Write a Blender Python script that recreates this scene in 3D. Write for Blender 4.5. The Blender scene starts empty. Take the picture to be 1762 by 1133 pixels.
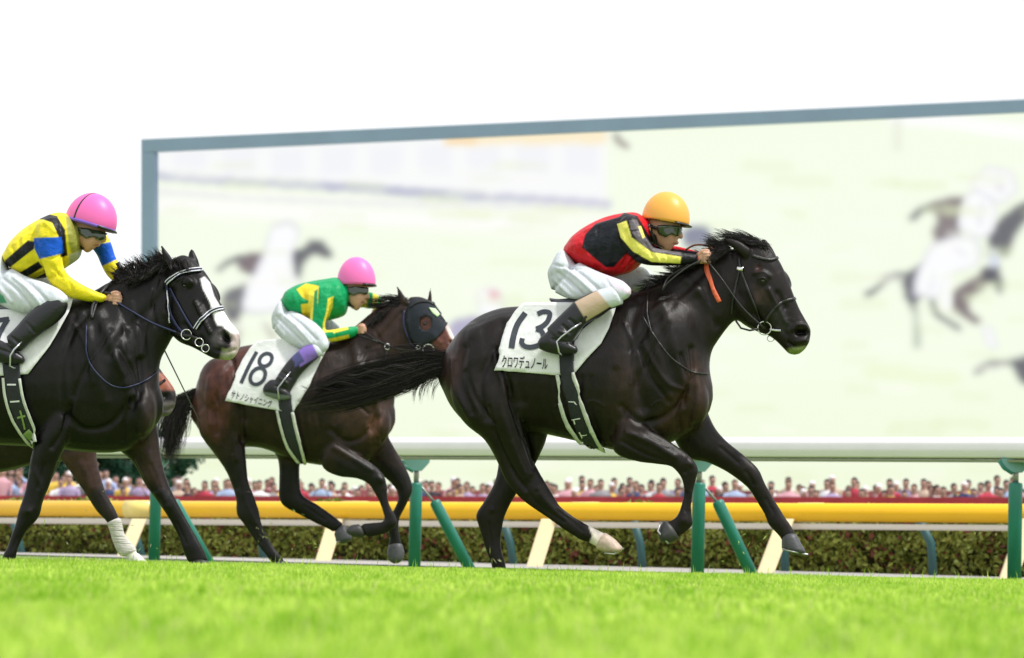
import bpy, bmesh, math, random
import numpy as np
from mathutils import Vector, Matrix
from mathutils.bvhtree import BVHTree
from mathutils.geometry import delaunay_2d_cdt

# ------------------------------------------------------------------ camera
SC = bpy.context.scene
IW, IH, FPX = 1762.0, 1133.0, 7125.0
CAMZ = 0.16
PITCH = math.atan(371.0 / FPX)
ROLL = math.radians(1.2)
_r = np.array([1.0, 0, 0]); _f = np.array([0, math.cos(PITCH), math.sin(PITCH)]); _u = np.array([0, -math.sin(PITCH), math.cos(PITCH)])
CR = _r * math.cos(ROLL) + _u * math.sin(ROLL)
CU = _u * math.cos(ROLL) - _r * math.sin(ROLL)
CAM = np.array([0, 0, CAMZ])
cd = bpy.data.cameras.new('camera'); cam = bpy.data.objects.new('camera', cd); SC.collection.objects.link(cam)
cam.matrix_world = Matrix(((CR[0], CU[0], -_f[0], 0), (CR[1], CU[1], -_f[1], 0), (CR[2], CU[2], -_f[2], CAMZ), (0, 0, 0, 1)))
cd.sensor_width = 36.0; cd.lens = FPX / IW * 36.0; cd.clip_start = 0.5; cd.clip_end = 6000
cd.dof.use_dof = True; cd.dof.focus_distance = 23.2; cd.dof.aperture_fstop = cd.lens / 1000 / 0.026
SC.camera = cam
SC.render.resolution_x = 1024; SC.render.resolution_y = 658

# ------------------------------------------------------------------ light
SUN_EL, SUN_ROT = math.radians(60), math.radians(118)
w = bpy.data.worlds.new('World'); SC.world = w; w.use_nodes = True
nt = w.node_tree; nt.nodes.clear()
sky = nt.nodes.new('ShaderNodeTexSky'); sky.sky_type = 'NISHITA'; sky.sun_disc = False
sky.sun_elevation = SUN_EL; sky.sun_rotation = SUN_ROT; sky.air_density = 1.0; sky.dust_density = 1.5; sky.ozone_density = 0.6
hs = nt.nodes.new('ShaderNodeHueSaturation'); hs.inputs['Saturation'].default_value = 0.12; hs.inputs['Value'].default_value = 1.0
bgn = nt.nodes.new('ShaderNodeBackground'); bgn.inputs['Strength'].default_value = 0.15
on = nt.nodes.new('ShaderNodeOutputWorld')
mxw = nt.nodes.new('ShaderNodeMix'); mxw.data_type = 'RGBA'; mxw.inputs[0].default_value = 0.8; mxw.inputs[7].default_value = (5.5, 5.6, 5.75, 1)   # an even white overcast layer over the clear sky
nt.links.new(sky.outputs[0], hs.inputs['Color']); nt.links.new(hs.outputs[0], mxw.inputs[6]); nt.links.new(mxw.outputs[2], bgn.inputs['Color']); nt.links.new(bgn.outputs[0], on.inputs[0])
sd = bpy.data.lights.new('sun', 'SUN'); sd.energy = 2.3; sd.angle = math.radians(5); sd.color = (1.0, 0.97, 0.92)
sun = bpy.data.objects.new('sun', sd); SC.collection.objects.link(sun)
# a thinly veiled sun, high to the right
_sx, _sy = math.sin(SUN_ROT), math.cos(SUN_ROT)
sdir = Vector((_sx * math.cos(SUN_EL), _sy * math.cos(SUN_EL), math.sin(SUN_EL)))
sun.rotation_euler = sdir.to_track_quat('Z', 'Y').to_euler()
SC.view_settings.view_transform = 'Standard'; SC.view_settings.look = 'None'; SC.view_settings.gamma = 1.0
SC.view_settings.exposure = 0.5
SC.cycles.max_bounces = 6; SC.cycles.diffuse_bounces = 3; SC.cycles.glossy_bounces = 2; SC.cycles.transparent_max_bounces = 8
SC.cycles.caustics_reflective = False; SC.cycles.caustics_refractive = False

# ------------------------------------------------------------------ helpers
def P(px, py, Y):
    "world point seen at photo pixel (px,py), lying in the vertical plane y = Y"
    px = np.asarray(px, float); py = np.asarray(py, float); Y = np.asarray(Y, float)
    a = (px - IW / 2) / FPX; b = (IH / 2 - py) / FPX
    d = _f + a[..., None] * CR + b[..., None] * CU
    t = Y / d[..., 1]
    return CAM + d * t[..., None]
def W2P(v):
    v = np.asarray(v, float) - CAM
    z = v @ _f
    return np.stack([IW / 2 + FPX * (v @ CR) / z, IH / 2 - FPX * (v @ CU) / z], -1)
def lin(c):
    "sRGB 0..255 triple to linear"
    return tuple((x / 255 / 12.92) if x / 255 <= 0.04045 else ((x / 255 + 0.055) / 1.055) ** 2.4 for x in c)

_ORG = {}
def tag(o, label=None, cat=None, group=None, kind=None):
    if label: o['label'] = label
    if cat: o['category'] = cat
    if group: o['group'] = group
    if kind: o['kind'] = kind
    return o
def empty(name, loc):
    o = bpy.data.objects.new(name, None); SC.collection.objects.link(o); o.location = loc; o.empty_display_size = 0.1
    _ORG[o.name] = np.array(loc, float); return o
def mk(name, verts, faces, mat, parent=None, col=None, smooth=True, loc=None, midx=None, mats=None):
    verts = np.asarray(verts, float)
    org = _ORG[parent.name] if parent is not None else (np.array(loc, float) if loc is not None else np.zeros(3))
    me = bpy.data.meshes.new(name)
    v = (verts - org)
    if isinstance(faces, np.ndarray) and faces.ndim == 2:
        n, k = faces.shape
        me.vertices.add(len(v)); me.vertices.foreach_set('co', v.astype(np.float32).ravel())
        me.loops.add(n * k); me.loops.foreach_set('vertex_index', faces.astype(np.int32).ravel())
        me.polygons.add(n); me.polygons.foreach_set('loop_start', np.arange(0, n * k, k, dtype=np.int32))
        me.update(calc_edges=True)
    else:
        me.from_pydata([tuple(x) for x in v], [], [tuple(int(i) for i in f) for f in faces]); me.update()
    if smooth: me.polygons.foreach_set('use_smooth', np.ones(len(me.polygons), bool))
    if mats:
        for m in mats: me.materials.append(m)
        if midx is not None: me.polygons.foreach_set('material_index', np.asarray(midx, np.int32))
    elif mat is not None: me.materials.append(mat)
    if col is not None:
        at = me.color_attributes.new('Col', 'FLOAT_COLOR', 'POINT')
        c = np.ones((len(v), 4), np.float32); c[:, :3] = col
        at.data.foreach_set('color', c.ravel())
    o = bpy.data.objects.new(name, me); SC.collection.objects.link(o)
    if parent is not None: o.parent = parent; _ORG[o.name] = org
    else:
        o.location = org; _ORG[o.name] = org
    return o
class MB:
    "collects pieces that become one mesh"
    def __init__(s): s.v = []; s.f = []; s.n = 0; s.m = []; s.c = []
    def add(s, v, f, m=0, c=None):
        v = np.asarray(v, float); s.v.append(v); s.f += [tuple(int(i) + s.n for i in q) for q in f]; s.m += [m] * len(f)
        s.c.append(np.tile(np.array(c if c is not None else (1, 1, 1), float), (len(v), 1))); s.n += len(v); return s
    def build(s, name, mat, parent=None, smooth=True, loc=None, mats=None, usecol=False):
        return mk(name, np.concatenate(s.v), s.f, mat, parent, smooth=smooth, loc=loc, midx=s.m if mats else None, mats=mats, col=np.concatenate(s.c) if usecol else None)

def cr(pts, n):
    "Catmull-Rom resampling of rows, n steps per span"
    pts = np.asarray(pts, float); k = len(pts)
    if k < 3: 
        t = np.linspace(0, 1, n * (k - 1) + 1)[:, None]; return pts[0] * (1 - t) + pts[-1] * t
    e = np.vstack([2 * pts[0] - pts[1], pts, 2 * pts[-1] - pts[-2]])
    out = []
    for i in range(k - 1):
        p0, p1, p2, p3 = e[i], e[i + 1], e[i + 2], e[i + 3]
        for j in range(n):
            t = j / n
            out.append(0.5 * ((2 * p1) + (-p0 + p2) * t + (2 * p0 - 5 * p1 + 4 * p2 - p3) * t * t + (-p0 + 3 * p1 - 3 * p2 + p3) * t ** 3))
    out.append(pts[-1]); return np.array(out)
def ringfaces(nr, n, cap=True):
    f = []
    for i in range(nr - 1):
        for j in range(n):
            a = i * n + j; b = i * n + (j + 1) % n
            f.append((a, b, b + n, a + n))
    if cap:
        f.append(tuple(range(n - 1, -1, -1))); f.append(tuple((nr - 1) * n + j for j in range(n)))
    return f
def tube(path, rad, n=8, cap=True, flat=1.0):
    "world-space tube through points; rad scalar or list"
    path = np.asarray(path, float); k = len(path)
    rad = np.full(k, rad, float) if np.isscalar(rad) else np.asarray(rad, float)
    t = np.gradient(path, axis=0); t /= np.linalg.norm(t, axis=1)[:, None] + 1e-12
    ref = np.array([0, 1.0, 0]) if abs(t[0][1]) < 0.8 else np.array([1.0, 0, 0])
    v = []
    for i in range(k):
        a = np.cross(t[i], ref); a /= np.linalg.norm(a) + 1e-12; b = np.cross(a, t[i]); ref = b if False else ref
        for j in range(n):
            th = 2 * math.pi * j / n
            v.append(path[i] + rad[i] * (math.cos(th) * a + math.sin(th) * b * flat))
    return np.array(v), ringfaces(k, n, cap)
def boxv(x0, x1, y0, y1, z0, z1):
    v = [(x, y, z) for x in (x0, x1) for y in (y0, y1) for z in (z0, z1)]
    return np.array(v), [(0, 1, 3, 2), (4, 6, 7, 5), (0, 4, 5, 1), (2, 3, 7, 6), (0, 2, 6, 4), (1, 5, 7, 3)]

# ------------------------------------------------------------------ materials
def mat(name, base=(0.5, 0.5, 0.5), rough=0.6, metal=0, colattr=False, noise=None, bump=None, sheen=0, coat=0, spec=0.5, sub=0, trans=0, emis=None, tint=None):
    m = bpy.data.materials.new(name); m.use_nodes = True; t = m.node_tree; b = t.nodes['Principled BSDF']
    b.inputs['Base Color'].default_value = (*base, 1); b.inputs['Roughness'].default_value = rough; b.inputs['Metallic'].default_value = metal
    b.inputs['Specular IOR Level'].default_value = spec; b.inputs['Sheen Weight'].default_value = sheen; b.inputs['Coat Weight'].default_value = coat
    b.inputs['Subsurface Weight'].default_value = sub
    src = None
    if colattr:
        a = t.nodes.new('ShaderNodeVertexColor'); a.layer_name = 'Col'; src = a.outputs[0]
    tc = t.nodes.new('ShaderNodeTexCoord')
    if noise:
        sc, lo, hi = noise[:3]
        mp = t.nodes.new('ShaderNodeMapping'); mp.inputs['Scale'].default_value = noise[3] if len(noise) > 3 else (1, 1, 1)
        n = t.nodes.new('ShaderNodeTexNoise'); n.inputs['Scale'].default_value = sc; n.inputs['Detail'].default_value = 5; n.inputs['Roughness'].default_value = 0.6
        t.links.new(tc.outputs['Object'], mp.inputs[0]); t.links.new(mp.outputs[0], n.inputs['Vector'])
        r = t.nodes.new('ShaderNodeMapRange'); r.inputs['From Min'].default_value = 0.3; r.inputs['From Max'].default_value = 0.7
        r.inputs['To Min'].default_value = lo; r.inputs['To Max'].default_value = hi; t.links.new(n.outputs[0], r.inputs['Value'])
        mx = t.nodes.new('ShaderNodeVectorMath'); mx.operation = 'SCALE'
        if src: t.links.new(src, mx.inputs[0])
        else: mx.inputs[0].default_value = base
        t.links.new(r.outputs[0], mx.inputs['Scale']); src = mx.outputs[0]
    if src: t.links.new(src, b.inputs['Base Color'])
    if bump:
        mp = t.nodes.new('ShaderNodeMapping'); mp.inputs['Scale'].default_value = bump[2] if len(bump) > 2 else (1, 1, 1)
        n = t.nodes.new('ShaderNodeTexNoise'); n.inputs['Scale'].default_value = bump[0]; n.inputs['Detail'].default_value = 4
        t.links.new(tc.outputs['Object'], mp.inputs[0]); t.links.new(mp.outputs[0], n.inputs['Vector'])
        bp = t.nodes.new('ShaderNodeBump'); bp.inputs['Strength'].default_value = bump[1]; bp.inputs['Distance'].default_value = bump[3] if len(bump) > 3 else 0.01
        t.links.new(n.outputs[0], bp.inputs['Height']); t.links.new(bp.outputs[0], b.inputs['Normal'])
    if emis:
        b.inputs['Emission Strength'].default_value = emis
        if src: t.links.new(src, b.inputs['Emission Color'])
        b.inputs['Base Color'].default_value = (0.01, 0.01, 0.01, 1)
        for l in list(t.links):
            if l.to_socket == b.inputs['Base Color']: t.links.remove(l)
    if trans:
        tr = t.nodes.new('ShaderNodeBsdfTranslucent'); mxs = t.nodes.new('ShaderNodeMixShader'); mxs.inputs[0].default_value = trans
        if src: t.links.new(src, tr.inputs[0])
        else: tr.inputs[0].default_value = (*base, 1)
        out = t.nodes['Material Output']
        t.links.new(b.outputs[0], mxs.inputs[1]); t.links.new(tr.outputs[0], mxs.inputs[2]); t.links.new(mxs.outputs[0], out.inputs[0])
    return m

# ------------------------------------------------------------------ voxel union of lofted shapes
def loft(F, secs, n=4, seg=20, sq=1.0):
    """F = figure (depth Y0, yaw). secs rows: ax,ay,bx,by,half_depth,d.  A and B are the two outline points in the photo."""
    s = cr(np.array([list(r[:6]) for r in secs], float), n)
    A = F.p(s[:, 0], s[:, 1], s[:, 5]); B = F.p(s[:, 2], s[:, 3], s[:, 5])
    C = (A + B) / 2; V = (A - B) / 2; th = np.linspace(0, 2 * math.pi, seg, endpoint=False)
    ct, st = np.cos(th), np.sin(th)
    if sq != 1.0:
        ct = np.sign(ct) * np.abs(ct) ** sq; st = np.sign(st) * np.abs(st) ** sq
    rows = []
    # rounded ends
    def ring(c, v, b): return c[None] + ct[:, None] * v[None] + st[:, None] * np.array([0, 1, 0]) * b
    d0 = C[0] - C[1]; d0 /= np.linalg.norm(d0) + 1e-9; d1 = C[-1] - C[-2]; d1 /= np.linalg.norm(d1) + 1e-9
    r0 = min(np.linalg.norm(V[0]), abs(s[0, 4])); r1 = min(np.linalg.norm(V[-1]), abs(s[-1, 4]))
    for q in (0.3, 0.75): rows.append(ring(C[0] + d0 * r0 * 0.6 * (1 - q ** 2), V[0] * q, s[0, 4] * q))
    for i in range(len(s)): rows.append(ring(C[i], V[i], s[i, 4]))
    for q in (0.75, 0.3): rows.append(ring(C[-1] + d1 * r1 * 0.6 * (1 - q ** 2), V[-1] * q, s[-1, 4] * q))
    v = np.concatenate(rows); return v, ringfaces(len(rows), seg)
def ellip(c, e1, e2, e3, nu=16, nv=10):
    v = []; f = []
    for i in range(nv + 1):
        ph = math.pi * i / nv
        for j in range(nu):
            th = 2 * math.pi * j / nu
            v.append(c + math.cos(ph) * e2 + math.sin(ph) * (math.cos(th) * e1 + math.sin(th) * e3))
    for i in range(nv):
        for j in range(nu):
            a = i * nu + j; b = i * nu + (j + 1) % nu; f.append((a, a + nu, b + nu, b))
    return np.array(v), f
class Fig:
    def __init__(s, Y0, x0=0, yaw=0): s.Y = Y0; s.x0 = x0; s.k = math.tan(math.radians(yaw)) * Y0 / FPX
    def yd(s, px): return -(np.asarray(px, float) - s.x0) * s.k
    def p(s, px, py, d=0.0): return P(px, py, s.Y + s.yd(px) + np.asarray(d, float))
    def ell(s, px, py, a, b, dep, d=0.0, ang=0.0, nu=16, nv=12):
        "ellipsoid at pixel centre, half sizes a,b in px, dep in m, ang degrees (counter-clockwise in the picture)"
        c = s.p(px, py, d); ca, sa = math.cos(math.radians(ang)), math.sin(math.radians(ang))
        e1 = s.p(px + a * ca, py - a * sa, d) - c; e2 = s.p(px - b * sa, py - b * ca, d) - c
        return ellip(c, e1, e2, np.array([0, dep, 0.0]), nu, nv)
def relax(v, f, wt, it=20, plain=False):
    f = np.asarray(f); e = np.vstack([f[:, [0, 1]], f[:, [1, 2]], f[:, [2, 3]], f[:, [3, 0]]]); e = np.vstack([e, e[:, ::-1]])
    cnt = np.bincount(e[:, 0], minlength=len(v)).astype(float)[:, None]
    for k in range(it):
        s = np.stack([np.bincount(e[:, 0], weights=v[e[:, 1], a], minlength=len(v)) for a in range(3)], 1) / cnt
        lam = .55 if plain or k % 2 == 0 else -.50
        v = v + (s - v) * (wt * lam)[:, None]
    return v
def voxel(pieces, size, smooth=4, sfac=0.5):
    mb = MB()
    for v, f in pieces: mb.add(v, f)
    o = mb.build('tmp', None)
    bm = bmesh.new(); bm.from_mesh(o.data); bmesh.ops.recalc_face_normals(bm, faces=bm.faces); bm.to_mesh(o.data); bm.free()
    r = o.modifiers.new('r', 'REMESH'); r.mode = 'VOXEL'; r.voxel_size = size; r.use_smooth_shade = True
    sm = o.modifiers.new('s', 'SMOOTH'); sm.factor = sfac; sm.iterations = smooth
    dg = bpy.context.evaluated_depsgraph_get(); ev = o.evaluated_get(dg); me = ev.to_mesh()
    nv = len(me.vertices); v = np.empty(nv * 3, np.float32); me.vertices.foreach_get('co', v); v = v.reshape(-1, 3).astype(float)
    nn = np.empty(nv * 3, np.float32); me.vertices.foreach_get('normal', nn); nn = nn.reshape(-1, 3).astype(float)
    lt = np.empty(len(me.polygons), np.int32); me.polygons.foreach_get('loop_total', lt)
    li = np.empty(len(me.loops), np.int32); me.loops.foreach_get('vertex_index', li)
    if (lt == 4).all(): f = li.reshape(-1, 4)
    else:
        f = []; k = 0
        for q in lt: f.append(tuple(li[k:k + q])); k += q
    ev.to_mesh_clear(); d = o.data; bpy.data.objects.remove(o); bpy.data.meshes.remove(d)
    return v, f, nn
def segdist(p, poly):
    "distance of points p (N,2) to polyline, with parameter"
    poly = np.asarray(poly, float); best = np.full(len(p), 1e9)
    for i in range(len(poly) - 1):
        a, b = poly[i], poly[i + 1]; ab = b - a; t = np.clip(((p - a) @ ab) / (ab @ ab + 1e-9), 0, 1)
        best = np.minimum(best, np.linalg.norm(p - (a + t[:, None] * ab), axis=1))
    return best
def inpoly(p, poly):
    poly = np.asarray(poly, float); x, y = p[:, 0], p[:, 1]; c = np.zeros(len(p), bool); j = len(poly) - 1
    for i in range(len(poly)):
        xi, yi = poly[i]; xj, yj = poly[j]
        c ^= ((yi > y) != (yj > y)) & (x < (xj - xi) * (y - yi) / (yj - yi + 1e-12) + xi); j = i
    return c
def sculpt(v, nn, strokes, side=0.15):
    "strokes: (polyline px, radius px, amount m).  Only the side that faces the photographer moves."
    px = W2P(v); w = np.clip((-nn[:, 1] - side) / 0.5, 0, 1)
    out = v.copy()
    for poly, r, amt in strokes:
        poly = np.asarray(poly, float)
        if len(poly) > 2: poly = cr(poly, 4)
        if len(poly) == 1: d = np.linalg.norm(px - poly[0], axis=1)
        else: d = segdist(px, poly)
        g = np.exp(-(d / r) ** 2) * w
        out += nn * (g * amt)[:, None]
    return out
def paint(v, base, regions):
    "regions: (polygon px, colour, soft px[, near flag])"
    px = W2P(v); c = np.tile(np.array(base, float), (len(v), 1))
    for rg in regions:
        poly, colr, soft = rg[:3]
        if poly is None: a = np.clip(rg[3](px, v), 0, 1)
        else:
            ins = inpoly(px, poly); d = segdist(px, list(poly) + [poly[0]])
            a = np.clip(0.5 + np.where(ins, d, -d) / max(soft, 0.01), 0, 1)
            if len(rg) > 3: a = a * rg[3](px, v)
        c = c * (1 - a[:, None]) + np.array(colr) * a[:, None]
    return c
# ================================================================== GROUND
rg = np.random.default_rng(5)
def gz(Y):
    return np.interp(Y, [0, 16, 22, 26, 36, 41, 46, 60, 90, 400, 900], [0, 0, -.012, -.016, -.078, -.078, -.066, -.10, -.10, .2, .2])
ys = np.array([1, 4, 8, 14, 20, 26, 28, 30, 33, 36, 38, 41, 46, 55, 60, 75, 90, 130, 200, 400, 1200, 4000.]); xs = np.array([-2500, -400, -120, -60, -30, -15, -8, -4, 0, 4, 8, 15, 30, 60, 120, 400, 2500.])
gv = np.array([(x, y, float(gz(y))) for y in ys for x in xs]); nx = len(xs)
gf = np.array([(j * nx + i, j * nx + i + 1, (j + 1) * nx + i + 1, (j + 1) * nx + i) for j in range(len(ys) - 1) for i in range(nx - 1)])
M_turf = mat('turf_soil', (0.16, 0.26, 0.04), rough=0.95, noise=(3, 0.7, 1.2))
g0 = mk('ground', gv, gf, M_turf); tag(g0, kind='structure')
# dirt service path between the inner rail and the yellow rail, following the line of the fence
def fz(px): return 37.5 * 201 / np.interp(px, [-1200, 0, 265, 713, 1200, 1745, 1762, 2300], [138, 171, 178, 188, 201, 216, 216.5, 232])
def fpt(px, k=1.0):
    Z = fz(px) * k; return np.array([float(P(px, 900, Z)[0]), float(Z)])
pv = []; pf = []; pxs = np.linspace(-1500, 3200, 41)
for i, px in enumerate(pxs):
    for k in (1.02, 1.08, 1.14, 1.215):
        a = fpt(px, k); pv.append((a[0], a[1], float(gz(a[1])) + .012))
for i in range(40):
    for j in range(3):
        a = i * 4 + j; pf.append((a, a + 4, a + 5, a + 1))
M_dirt = mat('path_sand', (0.40, 0.38, 0.36), rough=0.95, noise=(6, 0.8, 1.1))
tag(mk('path', pv, pf, M_dirt), kind='structure')
# infield bank where the crowd stands
bank = [(-400, 60, -.10), (400, 60, -.10), (-400, 80, .1), (400, 80, .1), (-400, 128, .3), (400, 128, .3), (-400, 140, 0.0), (400, 140, 0.0)]
M_lawn = mat('infield_grass', (0.16, 0.24, 0.06), rough=0.95, noise=(1.2, 0.8, 1.2))
tag(mk('infield_lawn', bank, [(0, 1, 3, 2), (2, 3, 5, 4), (4, 5, 7, 6)], M_lawn, smooth=False), kind='structure')

# turf blades: one mass
def blades(n, y0, y1, hmin, hmax, wd, spread=0.62, pw=1.0):
    Y = y0 + (y1 - y0) * rg.random(n) ** pw; half = Y * (IW / 2 / FPX) * 1.3 + 1.0
    X = (rg.random(n) * 2 - 1) * half; H = rg.uniform(hmin, hmax, n); H *= np.clip(1 + 0.25 * np.sin(X * 3.1 + Y) * np.sin(Y * 2.3 - X * 1.3), .6, 1.3)
    az = rg.random(n) * 2 * np.pi; lean = rg.uniform(0.05, spread, n); W = wd * rg.uniform(.6, 1.3, n)
    fa = rg.random(n) * np.pi
    b = np.stack([X, Y, gz(Y)], 1); side = np.stack([np.cos(fa), np.sin(fa) * .5, np.zeros(n)], 1) * W[:, None] / 2
    dr = np.stack([np.cos(az), np.sin(az), np.zeros(n)], 1)
    mid = b + dr * (H * lean * .35)[:, None]; mid[:, 2] += H * .58
    tip = b + dr * (H * lean)[:, None]; tip[:, 2] += H * np.sqrt(np.clip(1 - (lean * .8) ** 2, .2, 1))
    v = np.stack([b - side, b + side, mid + side * .8, mid - side * .8, tip], 1).reshape(-1, 3)
    i = np.arange(n)[:, None] * 5
    f = np.concatenate([i + np.array([[0, 1, 2]]), i + np.array([[0, 2, 3]]), i + np.array([[3, 2, 4]])], 0)
    # patches of yellower and deeper green, dry tips
    cl = lambda a, b, s_: (np.sin(np.floor(X / a) * 127.1 + np.floor(Y / b) * 311.7 + s_) * 43758.5) % 1
    cell = .5 * cl(.045, .55, 0) + .3 * cl(.11, 1.3, 3) + .2 * cl(.4, 2.9, 9)
    q = cell + .0 * np.sin(X * 1.7 + 2 * np.sin(Y * .9)) * np.sin(Y * .7 + X * .5); t = np.clip((q - .5) * 1.15 + .48 + rg.normal(0, .30, n), 0, 1)[:, None]
    c = np.array([[.23, .48, .012]]) * (1 - t) + np.array([[.68, .88, .15]]) * t
    dry = rg.random(n) < .07; c[dry] = (.60, .62, .25)
    c = np.repeat(c, 5, 0)
    return v, f, c
gp = [blades(165000, 4.6, 16, .018, .040, .0055, pw=.8), blades(205000, 16, 25.5, .018, .042, .0045), blades(65000, 25.5, 37.5, .010, .026, .007), blades(420, 24, 30, .05, .09, .005, .4)]
vv = []; fw = []; cw = []; k = 0
for v, f, c in gp: vv.append(v); fw.append(f + k); cw.append(c); k += len(v)
M_grass = mat('grass_blade', colattr=True, rough=0.6, trans=0.35, spec=0.25)
tag(mk('grass', np.concatenate(vv), np.concatenate(fw), M_grass, col=np.concatenate(cw), smooth=False), 'bright green turf of the race track', None, kind='stuff')
# torn-up bits of turf thrown by the hooves
mb = MB()
for (cx, cy, n, sp, Y) in ((430, 905, 26, 38, 33), (500, 925, 30, 34, 33), (1290, 945, 14, 24, 25), (150, 905, 14, 60, 26), (850, 965, 14, 16, 25), (740, 700, 0, 9, 25), (280, 950, 12, 30, 26)):
    for i in range(n):
        c = P(cx + rg.normal(0, sp), cy + rg.normal(0, sp * .6), Y + rg.normal(0, .3)); a = rg.normal(0, 1, 3); a /= np.linalg.norm(a); b = np.cross(a, rg.normal(0, 1, 3)); b /= np.linalg.norm(b); L = rg.uniform(.008, .026)
        mb.add([c - a * L, c + b * .003, c + a * L, c - b * .003], [(0, 1, 2, 3)], 0, (.4, .55, .12) if rg.random() < .7 else (.5, .45, .3))
tag(mb.build('flying_grass', M_grass, usecol=True, smooth=False), 'torn blades of grass kicked up by the hooves', None, kind='stuff')

# ================================================================== INNER RAIL (white top rail on green posts)
M_rail = mat('rail_white', (0.83, 0.79, 0.84), rough=0.32, noise=(3, .96, 1.02))
M_olive = mat('rail_underside', (0.22, 0.25, 0.15), rough=0.7)
M_green = mat('post_green', (0.012, 0.185, 0.135), rough=0.38, noise=(8, .85, 1.12, (1, 1, .4)), bump=(60, .1))
M_bracket = mat('bracket_teal', (0.16, 0.34, 0.33), rough=0.5)
M_gal = mat('galvanised_steel', (0.32, 0.32, 0.30), rough=0.4, metal=.6)
def lerp(a, b, t): return a + (b - a) * t
fence = empty('rail_fence', (fpt(713)[0], fpt(713)[1], float(gz(40)))); tag(fence, 'white running rail carried on green posts along the inside of the track', 'fence')
def railpts(pa, ya, pb, yb, k=1.0, n=30):
    A = P(pa, ya, fz(pa) * k); B = P(pb, yb, fz(pb) * k); return A, B
A, B = railpts(0, 753.0, 1762, 752.5); A2, B2 = railpts(0, 786, 1762, 788)
ext = 1.2
def prism(A, B, prof, ext=1.2, n=2):
    "profile (across, up) swept from A to B and beyond"
    A, B = A - (B - A) * ext * .5, B + (B - A) * ext * .5
    d = B - A; d /= np.linalg.norm(d); ac = np.cross(d, [0, 0, 1.0]); ac /= np.linalg.norm(ac); up = np.cross(ac, d)
    v = []; 
    for c in (A, B):
        for (a, u) in prof: v.append(c + ac * a + up * u)
    k = len(prof); f = [(i, (i + 1) % k, k + (i + 1) % k, k + i) for i in range(k)] + [tuple(range(k - 1, -1, -1)), tuple(range(k, 2 * k))]
    return np.array(v), f
hgt = float(np.linalg.norm((A + B) / 2 - (A2 + B2) / 2))
# cross-section: ac points towards the camera side
ac = np.cross((B - A) / np.linalg.norm(B - A), [0, 0, 1.0]); sgn = 1 if ac[1] < 0 else -1
prof = [(sgn * x, u) for x, u in [(0.03, -hgt), (.075, -hgt * .93), (.095, -hgt * .6), (.085, -hgt * .25), (.05, -.012), (0, 0), (-.05, -.012), (-.085, -hgt * .25), (-.095, -hgt * .6), (-.075, -hgt * .93), (-.03, -hgt)]]
v, f = prism(A, B, prof); o = mk('top_rail', v, f, M_rail, fence)
bv = o.modifiers.new('b', 'BEVEL'); bv.width = .012; bv.segments = 3; bv.limit_method = 'ANGLE'; bv.angle_limit = math.radians(20)
v, f = prism(A, B, [(sgn * .07, -hgt * 1.02), (sgn * .07, -hgt * 1.13), (-sgn * .07, -hgt * 1.13), (-sgn * .07, -hgt * 1.02)]); mk('rail_gutter', v, f, M_olive, fence, smooth=False)
for px in (560, 1672, -300):
    a_, b_ = P(px - 1.5, 752.6, fz(px - 1.5)), P(px + 1.5, 752.6, fz(px + 1.5)); v, f = prism(a_, b_, [(x * 1.02, u * 1.01 + .001) for x, u in prof], 0); mk('rail_joint', v, f, M_olive, fence)
posts = [(-640, 948), (-180, 956), (265, 967), (713, 977), (1200, 990), (1745, 1006), (2345, 1022)]
fdir = (B - A) / np.linalg.norm(B - A)
for px, by in posts:
    Z = float(fz(px)); b = P(px, by, Z); b[2] = min(b[2], float(gz(Z)) + .0) - .05
    s = Z / FPX; topz = P(px, 831 if px > 0 else 833, Z)[2]; raz = P(px, 790, Z)[2]
    pth = np.array([[b[0], b[1], z] for z in (b[2], topz - .02, topz - .004, topz)]); v, f = tube(pth, [.060, .060, .056, .046], 24); pp = mk('post', v, f, M_green, fence)
    v, f = tube(np.array([[b[0], b[1], topz - .01], [b[0], b[1], raz - .06]]), .026, 14); mk('post_neck', v, f, M_gal, pp)
    # bracket: a cradle under the rail
    w1, w2 = .125, .05; dn = .115
    v = []; 
    for yy in (-.05, .05):
        for (x, z) in ((-w1, 0), (w1, 0), (w1, -.03), (w2, -dn), (-w2, -dn), (-w1, -.03)): v.append(np.array([b[0], b[1], raz]) + np.array([1.0, 0, 0]) * x + np.array([0, 1.0, 0]) * yy + np.array([0, 0, z]))
    f = [(0, 1, 2, 3, 4, 5), (11, 10, 9, 8, 7, 6)] + [((i + 1) % 6, i, i + 6, (i + 1) % 6 + 6) for i in range(6)]
    mk('bracket', v, f, M_bracket, pp, smooth=False)
    v, f = tube(np.array([[b[0] - w1 - .02, b[1] - .03, raz - .02], [b[0] - w1 + .02, b[1] - .04, raz - .08], [b[0] - .03, b[1] - .04, raz - dn - .01]]), .016, 8); mk('bracket_hook', v, f, M_green, pp)
    # slanted brace on a thin rod
    b0 = P(px + 44 + (px > 1000) * 2, 850 - 2, Z + .05); t0 = P(px + 34, 862, Z + .05); e0 = P(px + 97, by + 6, Z + .05)
    rod0 = np.array([b[0], b[1], topz + .02]); v, f = tube(np.array([rod0, t0 + (e0 - t0) * .05]), .013, 8); mk('brace_rod', v, f, M_gal, pp)
    dd = (e0 - t0) / np.linalg.norm(e0 - t0); v, f = tube(np.array([t0, t0 + dd * .012, t0 + dd * .03, e0 + dd * .05]), [.040, .050, .055, .056], 20); mk('brace', v, f, M_green, fence)

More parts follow.
